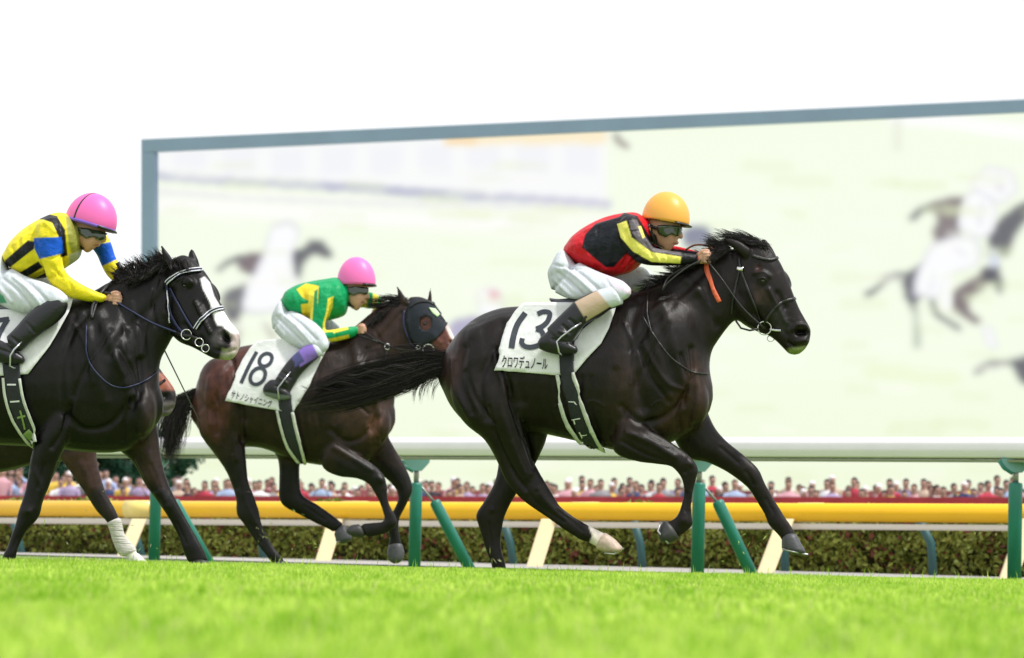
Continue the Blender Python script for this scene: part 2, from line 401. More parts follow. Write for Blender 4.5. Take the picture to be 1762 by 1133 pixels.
# ================================================================== YELLOW RAIL behind
M_yel = mat('rail_yellow', (0.88, 0.50, 0.004), rough=0.3, noise=(2, .95, 1.03))
M_yel2 = mat('rail_pale_joint', (0.85, 0.68, 0.20), rough=0.35)
M_cream = mat('rail_cream', (0.66, 0.61, 0.54), rough=0.6)
M_creamp = mat('post_cream', (0.72, 0.60, 0.36), rough=0.55, noise=(7, .92, 1.05))
KY = 1.13
yf = empty('rail_barrier', (fpt(900, KY)[0], fpt(900, KY)[1], float(gz(43)))); tag(yf, 'low yellow rail on slanted cream posts beyond the white rail', 'fence')
A, B = railpts(0, 861, 1762, 867, KY); A2, B2 = railpts(0, 889, 1762, 901, KY); C0, C1_ = railpts(0, 891, 1762, 904, KY); C2, C3 = railpts(0, 901, 1762, 914, KY)
def tapered(A, B, A2, B2, dep, ext=.6, rnd=True):
    a, b, a2, b2 = A - (B - A) * ext, B + (B - A) * ext, A2 - (B2 - A2) * ext, B2 + (B2 - A2) * ext
    v = []; n = 14
    for (t, u) in ((a, a2), (b, b2)):
        c = (t + u) / 2; h = np.linalg.norm(t - u) / 2
        for j in range(n):
            th = 2 * math.pi * j / n; x = math.cos(th); z = math.sin(th)
            if not rnd: q = max(abs(x), abs(z)); x /= q; z /= q
            v.append(c + np.array([.35 * x * dep, x * dep, z * h]))
    f = [(i, (i + 1) % n, n + (i + 1) % n, n + i) for i in range(n)] + [tuple(range(n - 1, -1, -1)), tuple(range(n, 2 * n))]
    return np.array(v), f
v, f = tapered(A, B, A2, B2, .09); mk('yellow_rail', v, f, M_yel, yf)
v, f = tapered(C0, C1_, C2, C3, .06, rnd=False); mk('lower_rail', v, f, M_cream, yf, smooth=False)
for px in (238, 610, 1008, 1395, -150, 1830):   # pale sleeves where lengths of rail join
    a = P(px - 22, lerp(861, 867, px / 1762) - .8, fz(px - 22) * KY); b = P(px + 22, lerp(861, 867, px / 1762) - .8, fz(px + 22) * KY); a2 = P(px - 22, lerp(889, 901, px / 1762) + .8, fz(px - 22) * KY); b2 = P(px + 22, lerp(889, 901, px / 1762) + .8, fz(px + 22) * KY)
    v, f = tapered(a, b, a2, b2, .096, 0); mk('joint_sleeve', v, f, M_yel2, yf)
for (x0, x1, by) in ((240, 208, 972), (578, 552, 978), (945, 915, 990), (1352, 1312, 1000), (-130, -158, 966), (1770, 1730, 1010)):
    Z = float(fz(x0)) * (KY - .01); a = P(x0, 893, Z); b = P(x1, by, Z - .35); r = .085
    w_ = np.array([r, 0, 0]); t_ = np.array([0, .035, 0]); v = [c + s1 * w_ + s2 * t_ for c in (a, b) for s1, s2 in ((-1, -1), (1, -1), (1, 1), (-1, 1))]
    o = mk('slanted_post', v, [(0, 1, 2, 3), (7, 6, 5, 4), (0, 4, 5, 1), (1, 5, 6, 2), (2, 6, 7, 3), (3, 7, 4, 0)], M_creamp, yf, smooth=False)
    q = o.modifiers.new('b', 'BEVEL'); q.width = .01; q.segments = 2
# thin bent stakes in front of the hedge
M_teal = mat('stake_teal', (0.02, 0.085, 0.085), rough=0.5)
for i, (x0, x1, x2, by) in enumerate(((22, 34, 42, 968), (225, 238, 250, 968), (443, 450, 455, 970), (672, 680, 682, 972), (866, 878, 886, 978), (1090, 1102, 1106, 978), (1346, 1350, 1351, 986), (1582, 1602, 1606, 988))):
    Z = float(fz(x1)) * 1.185; v, f = tube(P([x0, x1, x2], [896, 935, by + 8], [Z] * 3), .045, 12)
    o = mk('stake', v, f, M_teal, loc=tuple(P(x2, by + 6, Z)))
    tag(o, 'thin dark teal stake against the hedge, %s from the left' % ('first', 'second', 'third', 'fourth', 'fifth', 'sixth', 'seventh', 'eighth')[i], 'post', 'dark teal stakes against the hedge')

# ================================================================== HEDGE
hv = []; hc = []; n = 52000
px = rg.uniform(-420, 2250, n); kk = rg.uniform(1.205, 1.30, n); Z = fz(px) * kk; base = gz(Z); H = .66 + .05 * np.sin(px * .013) + .03 * np.sin(px * .047)
hh = rg.random(n) ** .9 * H; X = P(px, np.full(n, 900), Z)[:, 0]; front = rg.random(n) < .6; Z = np.where(front, fz(px) * (1.205 + rg.exponential(.006, n)), Z); X = P(px, np.full(n, 900), Z)[:, 0]
c = np.stack([X, Z, base + hh], 1); a = rg.normal(0, 1, (n, 3)); a /= np.linalg.norm(a, axis=1)[:, None]; b = np.cross(a, rg.normal(0, 1, (n, 3))); b /= np.linalg.norm(b, axis=1)[:, None]
L = rg.uniform(.022, .055, n)[:, None]
hv = np.stack([c - a * L, c + b * L * .55, c + a * L, c - b * L * .55], 1).reshape(-1, 3); hf = np.arange(n * 4).reshape(-1, 4)
q = .5 + .5 * np.sin(px * .021 + 3 * np.sin(hh * 6)) * np.sin(px * .0083 + hh * 9); t = np.clip(q + rg.normal(0, .25, n), 0, 1)[:, None]
col = np.array([[.12, .145, .018]]) * (1 - t) + np.array([[.33, .36, .07]]) * t
red = (rg.random(n) < .05 + .20 * (np.sin(px * .017 + 1) * np.sin(px * .041 + hh * 12) > .35)); col[red] = np.array([.19, .055, .035]) * rg.uniform(.6, 1.4, (red.sum(), 1)); hi = rg.random(n) < .05; col[hi] = (.36, .42, .12)
M_leaf = mat('hedge_leaf', colattr=True, rough=0.55, trans=.2, spec=.3)
hb = fpt(900, 1.22); hedge = empty('hedge', (hb[0], hb[1], float(gz(hb[1])))); tag(hedge, 'clipped hedge with olive and reddish leaves behind the yellow rail', 'hedge')
mk('foliage', hv, hf, M_leaf, hedge, col=np.repeat(col, 4, 0), smooth=False)
bv_ = []; bf = []; pxs = np.linspace(-420, 2250, 30)
for p_ in pxs:
    for (k_, z_) in ((1.215, -.05), (1.215, .54), (1.30, .54), (1.30, -.05)):
        Zc = float(fz(p_)) * k_; bv_.append((float(P(p_, 900, Zc)[0]), Zc, float(gz(Zc)) + z_))
for i in range(29):
    for j in range(4): bf.append((i * 4 + j, i * 4 + (j + 1) % 4, i * 4 + 4 + (j + 1) % 4, i * 4 + 4 + j))
mk('branches', bv_, bf, mat('hedge_twigs', (.05, .05, .015), rough=.9), hedge, smooth=False)

# ================================================================== CROWD
M_redwall = mat('barrier_red', (0.42, 0.03, 0.05), rough=0.7, noise=(1.5, .7, 1.25))
YC = 104.0
A, B = P(-60, 872, YC), P(1830, 872, YC - 14)
top = [P(-60, 853, YC), P(1830, 856, YC - 14)]
v = [A - (B - A) * .3 - np.array([0, 0, 2.0]), B + (B - A) * .3 - np.array([0, 0, 2.0]), top[1] + (top[1] - top[0]) * .3, top[0] - (top[1] - top[0]) * .3]
v = np.array(v + [q + np.array([0, .3, 0]) for q in v]); tag(mk('barrier', v, [(0, 1, 2, 3), (7, 6, 5, 4), (3, 2, 6, 7), (0, 3, 7, 4), (1, 5, 6, 2)], M_redwall, smooth=False, loc=tuple(A)), 'long low red barrier in front of the spectators', 'barrier')
v = [q + np.array([0, 7.0, 0]) for q in (P(-600, 890, YC), P(2400, 890, YC - 17), P(2400, 838, YC - 17), P(-600, 836, YC))]
v = np.array(v + [q + np.array([0, .3, 0]) for q in v]); tag(mk('barrier', v, [(0, 1, 2, 3), (7, 6, 5, 4), (3, 2, 6, 7), (0, 3, 7, 4), (1, 5, 6, 2)], mat('barrier_rose', (0.42, 0.12, 0.14), rough=0.8, noise=(.8, .6, 1.5)), smooth=False, loc=tuple(v[0])), 'long faded red wall behind the backs of the spectators', 'barrier')
M_crowd = mat('spectator', colattr=True, rough=0.85)
skin = (.46, .28, .22)
shirts = [('white', (.78, .78, .80)), ('pale pink', (.66, .36, .42)), ('black', (.025, .025, .035)), ('light blue', (.36, .46, .66)), ('crimson', (.45, .04, .07)), ('beige', (.55, .42, .33)), ('navy', (.04, .06, .16)), ('lilac', (.40, .32, .50)), ('grey', (.28, .27, .29)), ('yellow', (.75, .52, .08))]
hairs = [('black hair', (.012, .01, .012)), ('brown hair', (.07, .035, .02)), ('a white cap', (.72, .72, .74)), ('dark hair', (.02, .016, .02))]
def person_mesh(sc_, hc_, pose, name):
    "standing spectator about 1.7 m tall, facing -Y, feet at the origin, one skin"
    pc = []
    def L(rows):
        r = cr(np.array(rows, float), 3); vs = []
        for (x, y, z, rx, ry) in r:
            for j in range(10):
                th = 2 * math.pi * j / 10; vs.append((x + rx * math.cos(th), y + ry * math.sin(th), z))
        pc.append((np.array(vs), ringfaces(len(r), 10)))
    L([(0, 0, .86, .16, .11), (0, 0, 1.0, .155, .105), (0, 0, 1.2, .19, .12), (0, 0, 1.38, .205, .11), (0, 0, 1.45, .10, .07), (0, -.01, 1.52, .055, .06)])
    L([(0, -.01, 1.48, .05, .055), (0, -.02, 1.56, .07, .085), (0, -.015, 1.64, .082, .1), (0, 0, 1.70, .07, .085), (0, 0, 1.735, .03, .04)])
    for s in (-1, 1):
        L([(s * .09, 0, .02, .045, .05), (s * .09, 0, .1, .045, .05), (s * .09, 0, .5, .06, .065), (s * .085, 0, .9, .085, .09)])
    arms = {'down': [((-.21, 0, 1.40), (-.26, 0, 1.15), (-.25, -.06, .92)), ((.21, 0, 1.40), (.26, 0, 1.15), (.25, -.06, .92))],
            'lean': [((-.21, 0, 1.40), (-.27, -.08, 1.18), (-.18, -.32, 1.12)), ((.21, 0, 1.40), (.27, -.08, 1.18), (.18, -.32, 1.12))],
            'phone': [((-.21, 0, 1.40), (-.24, -.18, 1.25), (-.07, -.32, 1.52)), ((.21, 0, 1.40), (.24, -.18, 1.25), (.07, -.32, 1.52))],
            'raise': [((-.21, 0, 1.40), (-.27, -.05, 1.62), (-.22, -.08, 1.90)), ((.21, 0, 1.40), (.27, -.1, 1.2), (.2, -.3, 1.15))]}[pose]
    for a in arms:
        r = cr(np.array(a), 3); vs, fs = tube(r, np.linspace(.052, .034, len(r)), 8); pc.append((vs, fs))
    v, f, nn = voxel(pc, .034, 2)
    c = np.tile(np.array(sc_, float), (len(v), 1)); z = v[:, 2]
    c[z < .9] = (.05, .055, .08); c[z > 1.475] = skin
    tip = [np.array(a[-1]) for a in arms]
    for t in tip: c[np.linalg.norm(v - t, axis=1) < .1] = skin
    c[(np.abs(v[:, 0]) < .12) & (((z > 1.60) & (v[:, 1] > -.055)) | ((z > 1.665) & (v[:, 1] > -.3)) | ((z > 1.5) & (v[:, 1] > .02)))] = hc_
    me_o = mk(name, v, f, M_crowd, col=c); return me_o
rr = random.Random(11); protos = []
poses = ['down', 'lean', 'phone', 'lean']
for i in range(20):
    s = shirts[i % 10]; h = hairs[(i * 3 + i // 10) % 4] if i > 3 else hairs[i % 2]; po = poses[(i + i // 10) % 4]
    pt = {'down': 'arms down', 'lean': 'forearms forward', 'phone': 'hands at face'}[po]
    o = person_mesh(s[1], h[1], po, 'person'); o['_l'] = '%s top, %s, %s' % (s[0], h[0].replace('a ', ''), pt)
    tag(o, 'x', 'person', 'spectators behind the red barrier'); protos.append([o, 0])
segs = [(-70, 265, 'left of first green post'), (265, 713, 'between first and second post'), (713, 1200, 'between second and third post'), (1200, 1745, 'between third and fourth post'), (1745, 2000, 'right of fourth post')]
for row, (rn, nn_) in enumerate((('front', (20, 20, 20, 20, 6)), ('middle', (20, 20, 20, 20, 6)), ('back', (20, 20, 20, 20, 6)))):
    for si, (x0, x1, where) in enumerate(segs):
        order = list(range(20)); rr.shuffle(order); n = nn_[si]
        for i in range(n):
            px = x0 + (i + rr.uniform(.05, .95)) * (x1 - x0) / n
            py = np.interp(px, [0, 280, 700, 1762], [809, 827, 829, 828]) + rr.uniform(-5, 16) - row * 3.0
            Y = np.interp(px, [0, 1762], [YC, YC - 14]) + 1.3 + row * 1.4 + rr.random() * .8
            o, used = protos[order[i]]; lab = o['_l'] if '_l' in o.keys() else LB[order[i]]
            if used: o = o.copy(); SC.collection.objects.link(o)
            protos[order[i]][1] = 1; t = P(px, py, Y); o.location = (t[0], t[1], t[2] - 1.73); o.rotation_euler = (0, 0, rr.uniform(-.6, .6))
            o['label'] = '%s spectator, %s, %s' % (rn, lab, where)
for o in SC.objects:
    if '_l' in o.keys(): del o['_l']
ra = person_mesh((.38, .45, .68), hairs[0][1], 'raise', 'person'); tag(ra, 'spectator in pale blue raising one arm above the others, before the dark trees', 'person', None)
t = P(183, 808, YC + 1.2); ra.location = (t[0], t[1], t[2] - 1.73)

# ================================================================== TREES left of the screen
def leafy(name, px, Y, h, wdt, lab, seed, tint):
    r = np.random.default_rng(seed); b = P(px, 950, Y); b[2] = 0.3; root = empty(name, tuple(b)); tag(root, lab, 'tree', 'dark trees left of the screen')
    tr, tf = tube(np.array([b, b + [0.1, 0, h * .25], b + [-.1, 0, h * .5], b + [0, 0, h * .8]]), [.22, .17, .12, .04], 10); mb = MB(); mb.add(tr, tf)
    for i in range(9):
        z = h * r.uniform(.2, .6); an = r.uniform(0, 6.28); e = b + np.array([math.cos(an) * wdt * .7, math.sin(an) * wdt * .7, z + h * .2]); vv_, ff_ = tube(np.array([b + [0, 0, z], (b + [0, 0, z] + e) / 2 + [0, 0, .2], e]), [.07, .05, .015], 6); mb.add(vv_, ff_)
    mb.build('trunk', M_bark, root)
    cc = []; 
    for i in range(34):
        an = r.uniform(0, 6.28); rad = wdt * math.sqrt(r.random()); z = h * r.uniform(.12, 1.0); rad *= math.sin(math.pi * min(1, max(.15, 1.08 - z / h * .85))) ** .6; cc.append((b[0] + rad * math.cos(an), b[1] + rad * math.sin(an), b[2] + z, r.uniform(.35, .75)))
    n = 9000; idx = r.integers(0, len(cc), n); cc = np.array(cc); u = r.normal(0, 1, (n, 3)); u /= np.linalg.norm(u, axis=1)[:, None]; c = cc[idx, :3] + u * (cc[idx, 3] * r.random(n) ** .4)[:, None]
    a = r.normal(0, 1, (n, 3)); a /= np.linalg.norm(a, axis=1)[:, None]; q = np.cross(a, r.normal(0, 1, (n, 3))); q /= np.linalg.norm(q, axis=1)[:, None]; L = r.uniform(.06, .13, n)[:, None]
    v = np.stack([c - a * L, c + q * L * .6, c + a * L, c - q * L * .6], 1).reshape(-1, 3); co = np.array([tint]) * r.uniform(.6, 1.5, (n, 1)) * (.7 + .6 * r.random(len(cc)))[idx][:, None]
    mk('crown', v, np.arange(n * 4).reshape(-1, 4), M_leaf, root, col=np.repeat(co, 4, 0), smooth=False)
M_bark = mat('bark', (.06, .045, .035), rough=.9, noise=(6, .6, 1.3))
for i, (px, Y, h, wd) in enumerate(((-60, 150, 4.2, 2.0), (10, 158, 4.5, 2.2), (85, 150, 4.0, 2.0), (150, 156, 4.3, 2.1), (215, 152, 3.9, 1.7), (262, 162, 4.1, 1.6), (-160, 156, 4.6, 2.2))):
    leafy('broadleaf_tree', px, Y, h, wd, 'dark green bushy tree behind the crowd, %s' % ('second from the left', 'third from the left', 'fourth from the left', 'third from the right', 'second from the right', 'rightmost, beside the screen', 'leftmost')[i], 40 + i, (.014, .06, .035))

# ================================================================== GIANT SCREEN
YS0, YS1 = 210.0, 183.0     # left and right edge depth (photo x = 245 and 1762)
s0 = P(245, 900, YS0)[:2]; s1 = P(1762, 900, YS1)[:2]; sn = np.array([-(s1 - s0)[1], (s1 - s0)[0]]); sn /= np.linalg.norm(sn)
def S(px, py, off=0.0):
    "point of the screen plane seen at a pixel"
    px = np.asarray(px, float); py = np.asarray(py, float); a = (px - IW / 2) / FPX; b = (IH / 2 - py) / FPX
    d = _f + a[..., None] * CR + b[..., None] * CU; num = (s0 - CAM[:2] - sn * off) @ sn
    t = num / (d[..., 0] * sn[0] + d[..., 1] * sn[1]); return CAM + d * t[..., None]
if S(900, 500, 1.0)[1] > S(900, 500)[1]: sn = -sn
step = 4.0; gx = np.arange(262, 2300, step); gy = np.arange(176, 872, step); GX, GY = np.meshgrid(gx, gy)
# slanting top edge: rows follow the lower edge of the frame
topy = lambda x: 262 + (195 - 262) * (x - 265) / (1762 - 265)
q = (GY - gy[0]) / (gy[-1] - gy[0]); GY = topy(GX) - 3 + q * (868 - topy(GX) + 3)
pp = np.stack([GX.ravel(), GY.ravel()], 1)
def c8(*a): return np.array(lin(a))
img = np.tile(c8(244, 251, 232), (len(pp), 1))
img = img * (1 - .5 * np.clip((pp[:, 1:2] - 600) / 250, 0, 1)) + c8(238, 246, 206) * .5 * np.clip((pp[:, 1:2] - 600) / 250, 0, 1)
def soft(a, r):
    r = r * .45
    A_ = a.reshape(GX.shape); k_ = max(1, int(r / step))
    for _ in range(3):
        for ax in (0, 1):
            pd = np.pad(A_, [(k_, k_) if x == ax else (0, 0) for x in (0, 1)], mode='edge'); cs = np.cumsum(np.insert(pd, 0, 0, axis=ax), axis=ax)
            A_ = (cs[2 * k_ + 1:] - cs[:-2 * k_ - 1]) / (2 * k_ + 1) if ax == 0 else (cs[:, 2 * k_ + 1:] - cs[:, :-2 * k_ - 1]) / (2 * k_ + 1)
    return A_.reshape(-1, 1)
def blob(poly, colr, r=5, al=1.0):
    global img
    if np.array_equal(colr, c8(250, 250, 252)) and r <= 5: c_ = np.mean(poly, 0); blob([tuple(c_ + (np.array(p_) - c_) * 1.10) for p_ in poly], c8(206, 206, 224), 6, .55)
    a = soft(inpoly(pp, poly).astype(float), r) * al; img = img * (1 - a) + np.array(colr) * a
def line(pts, wd_, colr, r=5, al=1.0):
    global img
    a = soft((segdist(pp, cr(np.array(pts, float), 4)) < wd_ / 2).astype(float), r) * al; img = img * (1 - a) + np.array(colr) * a
# inset picture at the upper left of the screen
blob([(255,230),(1046,200),(1046,356),(700,330),(255,300)], c8(247,247,250), 2, .9)
blob([(255,318),(1046,362),(1046,420),(255,372)], c8(248,250,240), 8, .8)
for i in range(9): x = 300 + i * 84; blob([(x,262 - i*2),(x+58,260 - i*2),(x+58,300),(x,300)], c8(238,238,245), 5, .6)
line([(262,303),(420,314),(600,323),(760,336),(900,342),(1046,352)], 14, c8(196,196,216), 4, .9); line([(560,322),(700,330),(830,336)], 12, c8(178,180,205), 4, .7)
line([(262,330),(500,345),(760,352),(1046,356)], 8, c8(222,220,236), 5, .6)
blob([(765,236),(1046,222),(1046,248),(765,250)], c8(252,236,200), 3, .9); blob([(770,238),(822,236),(822,247),(770,248)], c8(248,214,170), 3, .9)
line([(262,352),(600,372),(900,388)], 18, c8(252,252,250), 6, .9)
line([(1060,232),(1064,243),(1078,252)], 9, c8(120,100,104), 3, 1)
line([(1540,203),(1640,210),(1762,228),(2300,290)], 26, c8(253,253,253), 5, .9); blob([(1535,205),(1550,205),(1552,262),(1537,262)], c8(228,230,215), 5, .6)
dk = c8(66,62,86); bn = c8(104,80,98); wh = c8(250,250,252)
# horses and riders shown on the screen: left pair
blob([(404,446),(430,434),(480,434),(474,480),(440,478),(412,466)], bn, 4, .9); line([(376,466),(392,452),(414,444)], 9, dk, 3, .9)
blob([(496,432),(520,428),(534,412),(552,412),(570,430),(572,446),(556,444),(540,436),(524,452),(516,480),(502,492)], dk, 4, .9)
blob([(378,516),(388,500),(424,486),(434,500),(418,540),(398,560),(384,540)], dk, 5, .85); line([(402,545),(410,570),(404,596)], 9, bn, 4, .6); line([(455,560),(470,580)], 9, bn, 4, .6)
blob([(470,392),(500,386),(514,402),(502,430),(502,470),(520,490),(496,528),(440,536),(420,530),(424,500),(450,450)], wh, 4, 1)
# middle, behind the leading rider
blob([(1172,400),(1186,388),(1212,386),(1226,400),(1222,424),(1196,432),(1176,424)], c8(118,120,150), 5, .9)
blob([(770,560),(786,548),(820,544),(850,552),(850,575),(775,590)], c8(172,164,200), 5, .9); blob([(822,502),(850,496),(866,520),(862,545),(826,540)], wh, 5, 1); blob([(838,500),(856,500),(862,516),(846,518)], c8(226,130,160), 3, .9)
# right trio
line([(1570,376),(1584,362),(1606,356)], 10, dk, 3, .9); blob([(1600,352),(1622,342),(1660,338),(1655,400),(1640,430),(1612,428),(1604,400),(1614,378)], bn, 4, .85)
blob([(1698,400),(1716,380),(1740,360),(1775,340),(1775,372),(1750,400),(1735,440),(1704,440)], dk, 4, .9)
blob([(1668,334),(1692,324),(1708,342),(1712,372),(1706,398),(1688,408),(1650,392),(1656,360)], wh, 3, 1); line([(1690,352),(1684,392)], 3, c8(180,180,206), 3, .7); blob([(1672,314),(1700,290),(1740,296),(1748,330),(1720,350),(1684,330)], wh, 5, .9); line([(1716,318),(1724,326)], 6, c8(170,160,190), 3, .6)
line([(1492,508),(1508,498),(1524,480),(1554,474)], 10, dk, 4, .9); blob([(1550,474),(1580,458),(1600,456),(1586,508),(1570,534),(1556,510)], dk, 4, .9)
line([(1574,530),(1577,560),(1578,596)], 10, c8(150,160,150), 4, .7); line([(1604,516),(1612,540),(1650,566)], 10, dk, 4, .8)
blob([(1640,500),(1670,480),(1700,466),(1712,474),(1690,500),(1668,516),(1668,534),(1690,552),(1680,560),(1650,542),(1634,530)], bn, 4, .9); blob([(1690,462),(1716,452),(1728,492),(1722,506),(1706,490),(1690,484)], dk, 4, .9); blob([(1698,430),(1716,430),(1722,456),(1704,462)], c8(214,218,244), 4, .9)
blob([(1604,424),(1640,410),(1672,412),(1688,436),(1676,458),(1640,468),(1622,488),(1620,510),(1574,506),(1580,470)], wh, 3, 1); line([(1632,470),(1626,496),(1628,528)], 15, wh, 3, 1); line([(1608,470),(1600,500)], 3, c8(190,190,214), 3, .7); line([(1640,425),(1662,440)], 4, c8(205,200,220), 3, .6)
line([(1680,640),(1700,628),(1735,624)], 10, dk, 4, .9); blob([(1735,620),(1790,605),(1850,620),(1840,665),(1760,664)], dk, 4, .9); blob([(1690,562),(1706,566),(1716,600),(1700,596)], wh, 4, .9)
line([(1500,640),(1640,650)], 30, c8(236,246,206), 12, .6)
for i in range(260):
    x = rr.uniform(270, 2200); y = rr.uniform(280, 850); line([(x, y), (x + rr.uniform(30, 90), y + rr.uniform(-3, 5))], rr.uniform(6, 20), c8(*((228, 238, 196) if rr.random() < .5 else (250, 252, 242))), 9, .35)
sv = S(pp[:, 0], pp[:, 1]); ny, nxx = GX.shape
sf = np.array([(j * nxx + i, (j + 1) * nxx + i, (j + 1) * nxx + i + 1, j * nxx + i + 1) for j in range(ny - 1) for i in range(nxx - 1)])
M_screen = mat('screen_picture', colattr=True, rough=.5, emis=0.70)
sb = S(900, 940); scr = empty('video_screen', (float(sb[0]), float(sb[1]), .3)); tag(scr, 'giant outdoor video screen with a blue-grey frame showing horses on turf', 'screen')
mk('display', sv, sf, M_screen, scr, col=img, smooth=False)
M_frame = mat('screen_frame', (0.27, 0.36, 0.53), rough=.55, noise=(.5, .94, 1.04))
def slab(pts, off0, off1, name, m):
    v = [S(x, y, off0) for x, y in pts] + [S(x, y, off0) + np.array([sn[0], sn[1], 0]) * (off1 - off0) for x, y in pts]
    k = len(pts); f = [tuple(range(k)), tuple(range(2 * k - 1, k - 1, -1))] + [((i + 1) % k, i, i + k, (i + 1) % k + k) for i in range(k)]
    return mk(name, v, f, m, scr, smooth=False)
tl = lambda x: 240 + (171 - 240) * (x - 243) / (1762 - 243)
slab([(243, 240.0), (2330, tl(2330)), (2330, tl(2330) + 22), (243, 262.6)], .35, 1.6, 'frame_top', M_frame)
slab([(243, 262.9), (265, 262.4), (265, 880), (243, 880)], .35, 1.6, 'frame_side', M_frame)
slab([(2305, tl(2305) + 22.6), (2330, tl(2330) + 22.6), (2330, 880), (2305, 880)], .35, 1.6, 'frame_side', M_frame)
slab([(243, 881), (2330, 881), (2330, 905), (243, 905)], .35, 1.6, 'frame_bottom', M_frame)
slab([(246, 243), (2326, tl(2326) + 4), (2326, 950), (246, 950)], -.1, 2.4, 'cabinet', M_frame)
# ------------------------------------------------------------------ tools for tack and clothing
def bvh_of(v, f): return BVHTree.FromPolygons([tuple(x) for x in v], [tuple(int(i) for i in q) for q in f])
def cast(F, bvh, px, py, lift=0.006):
    tgt = F.p(px, py); d = tgt - CAM; d /= np.linalg.norm(d)
    h = bvh.ray_cast(Vector(CAM), Vector(d))
    if h[0] is None:
        h = bvh.find_nearest(Vector(tgt))
        q = np.array(h[0]); n = tgt - q; L = np.linalg.norm(n); return q + n / (L + 1e-9) * min(L, lift)
    n = np.array(h[1]); n = n if n @ d < 0 else -n; n = n * .75 - d * .25; n /= np.linalg.norm(n)
    return np.array(h[0]) + n * lift
def patch(F, bvh, poly, name, m, parent, step=6, lift=0.008, thick=0.006, mirror=False, hole=None, drape=0):
    poly = [tuple(p) for p in poly]; b = []
    for i in range(len(poly)):
        a, c = np.array(poly[i]), np.array(poly[(i + 1) % len(poly)]); k = max(1, int(np.linalg.norm(c - a) / step))
        for j in range(k): b.append(a + (c - a) * j / k)
    b = np.array(b); x0, y0 = b.min(0); x1, y1 = b.max(0)
    gx, gy = np.meshgrid(np.arange(x0 + step / 2, x1, step), np.arange(y0 + step / 2, y1, step)); g = np.stack([gx.ravel(), gy.ravel()], 1)
    if len(g): g = g[inpoly(g, b) & (segdist(g, np.vstack([b, b[:1]])) > step * 0.4)]
    if hole is not None: h_ = np.array(cr(np.array(list(hole) + [hole[0]], float), 3)[:-1]); g = g[~inpoly(g, h_)] if len(g) else g; g = np.vstack([g, h_])
    pts = np.vstack([b, g]) if len(g) else b
    r = delaunay_2d_cdt([Vector(p) for p in pts], [], [list(range(len(b)))], 1, 1e-5)
    vv = np.array([list(x) for x in r[0]]); ff = [tuple(q) for q in r[2]]
    W = np.array([cast(F, bvh, x, y, lift) for x, y in vv])
    if drape:      # cloth spans the hollows instead of sinking into them
        e = np.array([(q[i], q[(i + 1) % len(q)]) for q in ff for i in range(len(q))]); e = np.vstack([e, e[:, ::-1]]); cnt = np.bincount(e[:, 0], minlength=len(W)) + 1e-9
        for _ in range(drape): W[:, 1] = np.minimum(W[:, 1], np.bincount(e[:, 0], weights=W[e[:, 1], 1], minlength=len(W)) / cnt)
    # face the camera
    out = []
    for q in ff:
        if hole is not None and inpoly(vv[list(q)].mean(0)[None], h_)[0]: continue
        a, bb, c = W[q[0]], W[q[1]], W[q[2]]; n = np.cross(bb - a, c - a)
        out.append(q if n @ (CAM - a) > 0 else tuple(reversed(q)))
    if mirror:
        k = len(W); Mv = W.copy(); px = W2P(W)[:, 0]; Mv[:, 1] = 2 * (F.Y + F.yd(px)) - W[:, 1]
        W = np.vstack([W, Mv]); out = out + [tuple(reversed([i + k for i in q])) for q in out]
    o = mk(name, W, out, m, parent)
    if thick:
        s = o.modifiers.new('thick', 'SOLIDIFY'); s.thickness = thick; s.offset = 1
    return o, W, out
def buf(pts, w, n=5):
    "polyline to ribbon polygon, w may be list (full width px)"
    p = cr(np.array(pts, float), n) if len(pts) > 2 else cr(np.array(pts, float), 6); t = np.gradient(p, axis=0); t /= np.linalg.norm(t, axis=1)[:, None]
    nrm = np.stack([-t[:, 1], t[:, 0]], 1); w = np.interp(np.linspace(0, 1, len(p)), np.linspace(0, 1, len(w)), w)[:, None] if hasattr(w, '__len__') else w
    return [tuple(x) for x in np.vstack([p + nrm * w / 2, (p - nrm * w / 2)[::-1]])]
def strap(F, bvh, pts, w, name, m, parent, lift=0.005, thick=0.004, mirror=False, step=4):
    return patch(F, bvh, buf(pts, w), name, m, parent, step=step, lift=lift, thick=thick, mirror=mirror)
